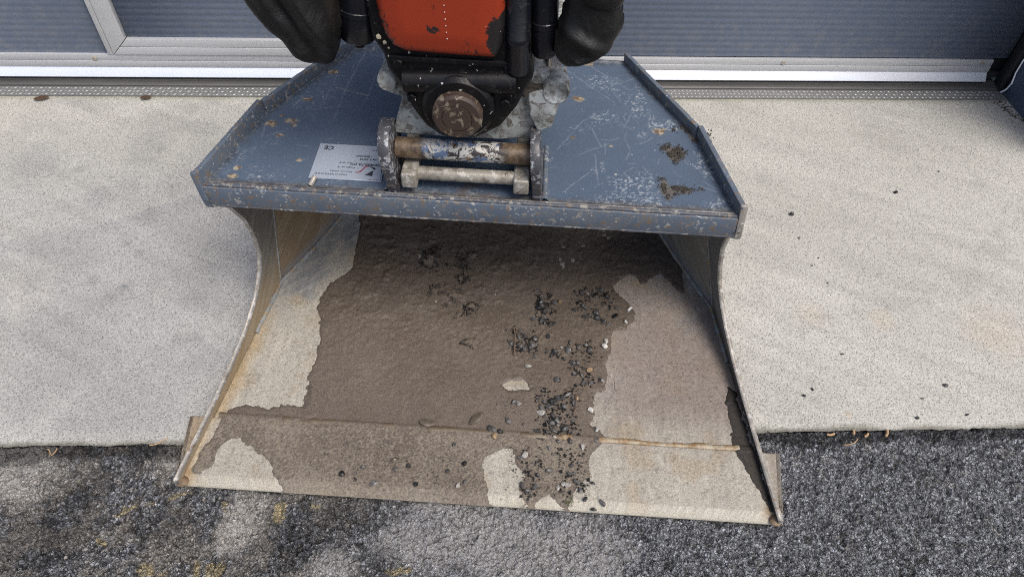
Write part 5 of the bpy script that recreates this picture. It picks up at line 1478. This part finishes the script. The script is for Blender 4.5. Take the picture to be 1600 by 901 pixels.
# rotator drum and yoke above the frame, out of the picture
m = MB(); m.lathe((-.04, .16, .60), (0, 0, 1), [(0, .20), (.04, .21), (.05, .24), (.12, .24), (.13, .20), (.20, .20)], 40); m.build('rotator_drum', M_ORANGE, tilt)
for s in (-1, 1):
    slab('yoke_plate', [(-.04 + s * .12 - .012, .80), (-.04 + s * .12 + .012, .80), (-.04 + s * .12 + .012, 1.02), (-.04 + s * .12 - .012, 1.02)], .02, .32, M_BLACK, .004)

# ================================================================== LOOSE BITS ON THE GROUND
CP = ['black pebble, biggest on the concrete right of the bucket', 'black pebble on the concrete above and right of the biggest one', 'tiny black pebble highest on the right concrete', 'bluish black pebble low on the right concrete',
      'dark chip lowest on the right concrete near the asphalt']
for i, (x, y, r) in enumerate(C_PEB):
    pebble(Vector((x, y, r * .35)), 'd' if i != 13 else 'l', r, CP[i] if i < 5 else ('grey pebble below the biggest black pebble on the concrete' if i == 13 else 'tiny dark grain on the concrete right of the bucket, ' + ordinal(sorted([q[1] for q in C_PEB[5:13]], reverse=True).index(y) + 1) + ' from the top'), None if (i < 5 or i == 13) else 'tiny grains on the right concrete')
CHL = ['pale wood chip in the seam right of the bucket', 'upright brown wood chip in the right seam', 'round tan wood chip in the right seam', 'thin wood splinter at the right of the seam chips', 'whitish stalk on the asphalt below the right seam', 'dry stalk in the seam beside the left blade end', 'left curl of dry grass by the left seam', 'right curl of dry grass by the left seam']
for i, (x, y) in enumerate(CHIPS):
    m = MB(); L_ = (.010, .007, .008, .011, .022, .022, .010, .010)[i]; a = (0.1, 1.2, .6, 1.0, .35, .5, 2.2, 1.2)[i]
    p = Vector((math.cos(a), math.sin(a), 0)) * L_
    n_ = 5
    for k in range(n_):
        t0 = -1 + 2 * k / n_; t1 = -1 + 2 * (k + 1) / n_; q = Vector((-p.y, p.x, 0)) * .25
        m.tube(p * t0 + q * t0 * t0, p * t1 + q * t1 * t1, .0012 if i > 3 else .0030, 6)
    o = m.build('wood_chip' if i < 4 else 'dry_stalk', M_CHIP); o.location = (x, y - .006, .001 if i < 4 else .002)
    tag(o, CHL[i], 'wood chip' if i < 4 else 'stalk')
# litter along the seam
crumbs('seam_grit', [[(.70, CONC_Y - .03), (1.7, CONC_Y - .03), (1.7, CONC_Y - .002), (.70, CONC_Y - .002)], [(-1.5, CONC_Y - .03), (-.70, CONC_Y - .03), (-.70, CONC_Y - .002), (-1.5, CONC_Y - .002)]], lambda a, b: -.005, 500, .001, .0028, M_PEB['d'], 'fine dark grit along the seam of concrete and asphalt', 61, 'grit')
crumbs('corner_litter', [[(2.09, 2.325), (2.145, 2.34), (2.145, 2.10), (2.125, 2.22)]], lambda a, b: .001, 150, .0012, .0035, M_LEAF, 'dark leaf litter in the corner by the right jamb', 71, 'litter')
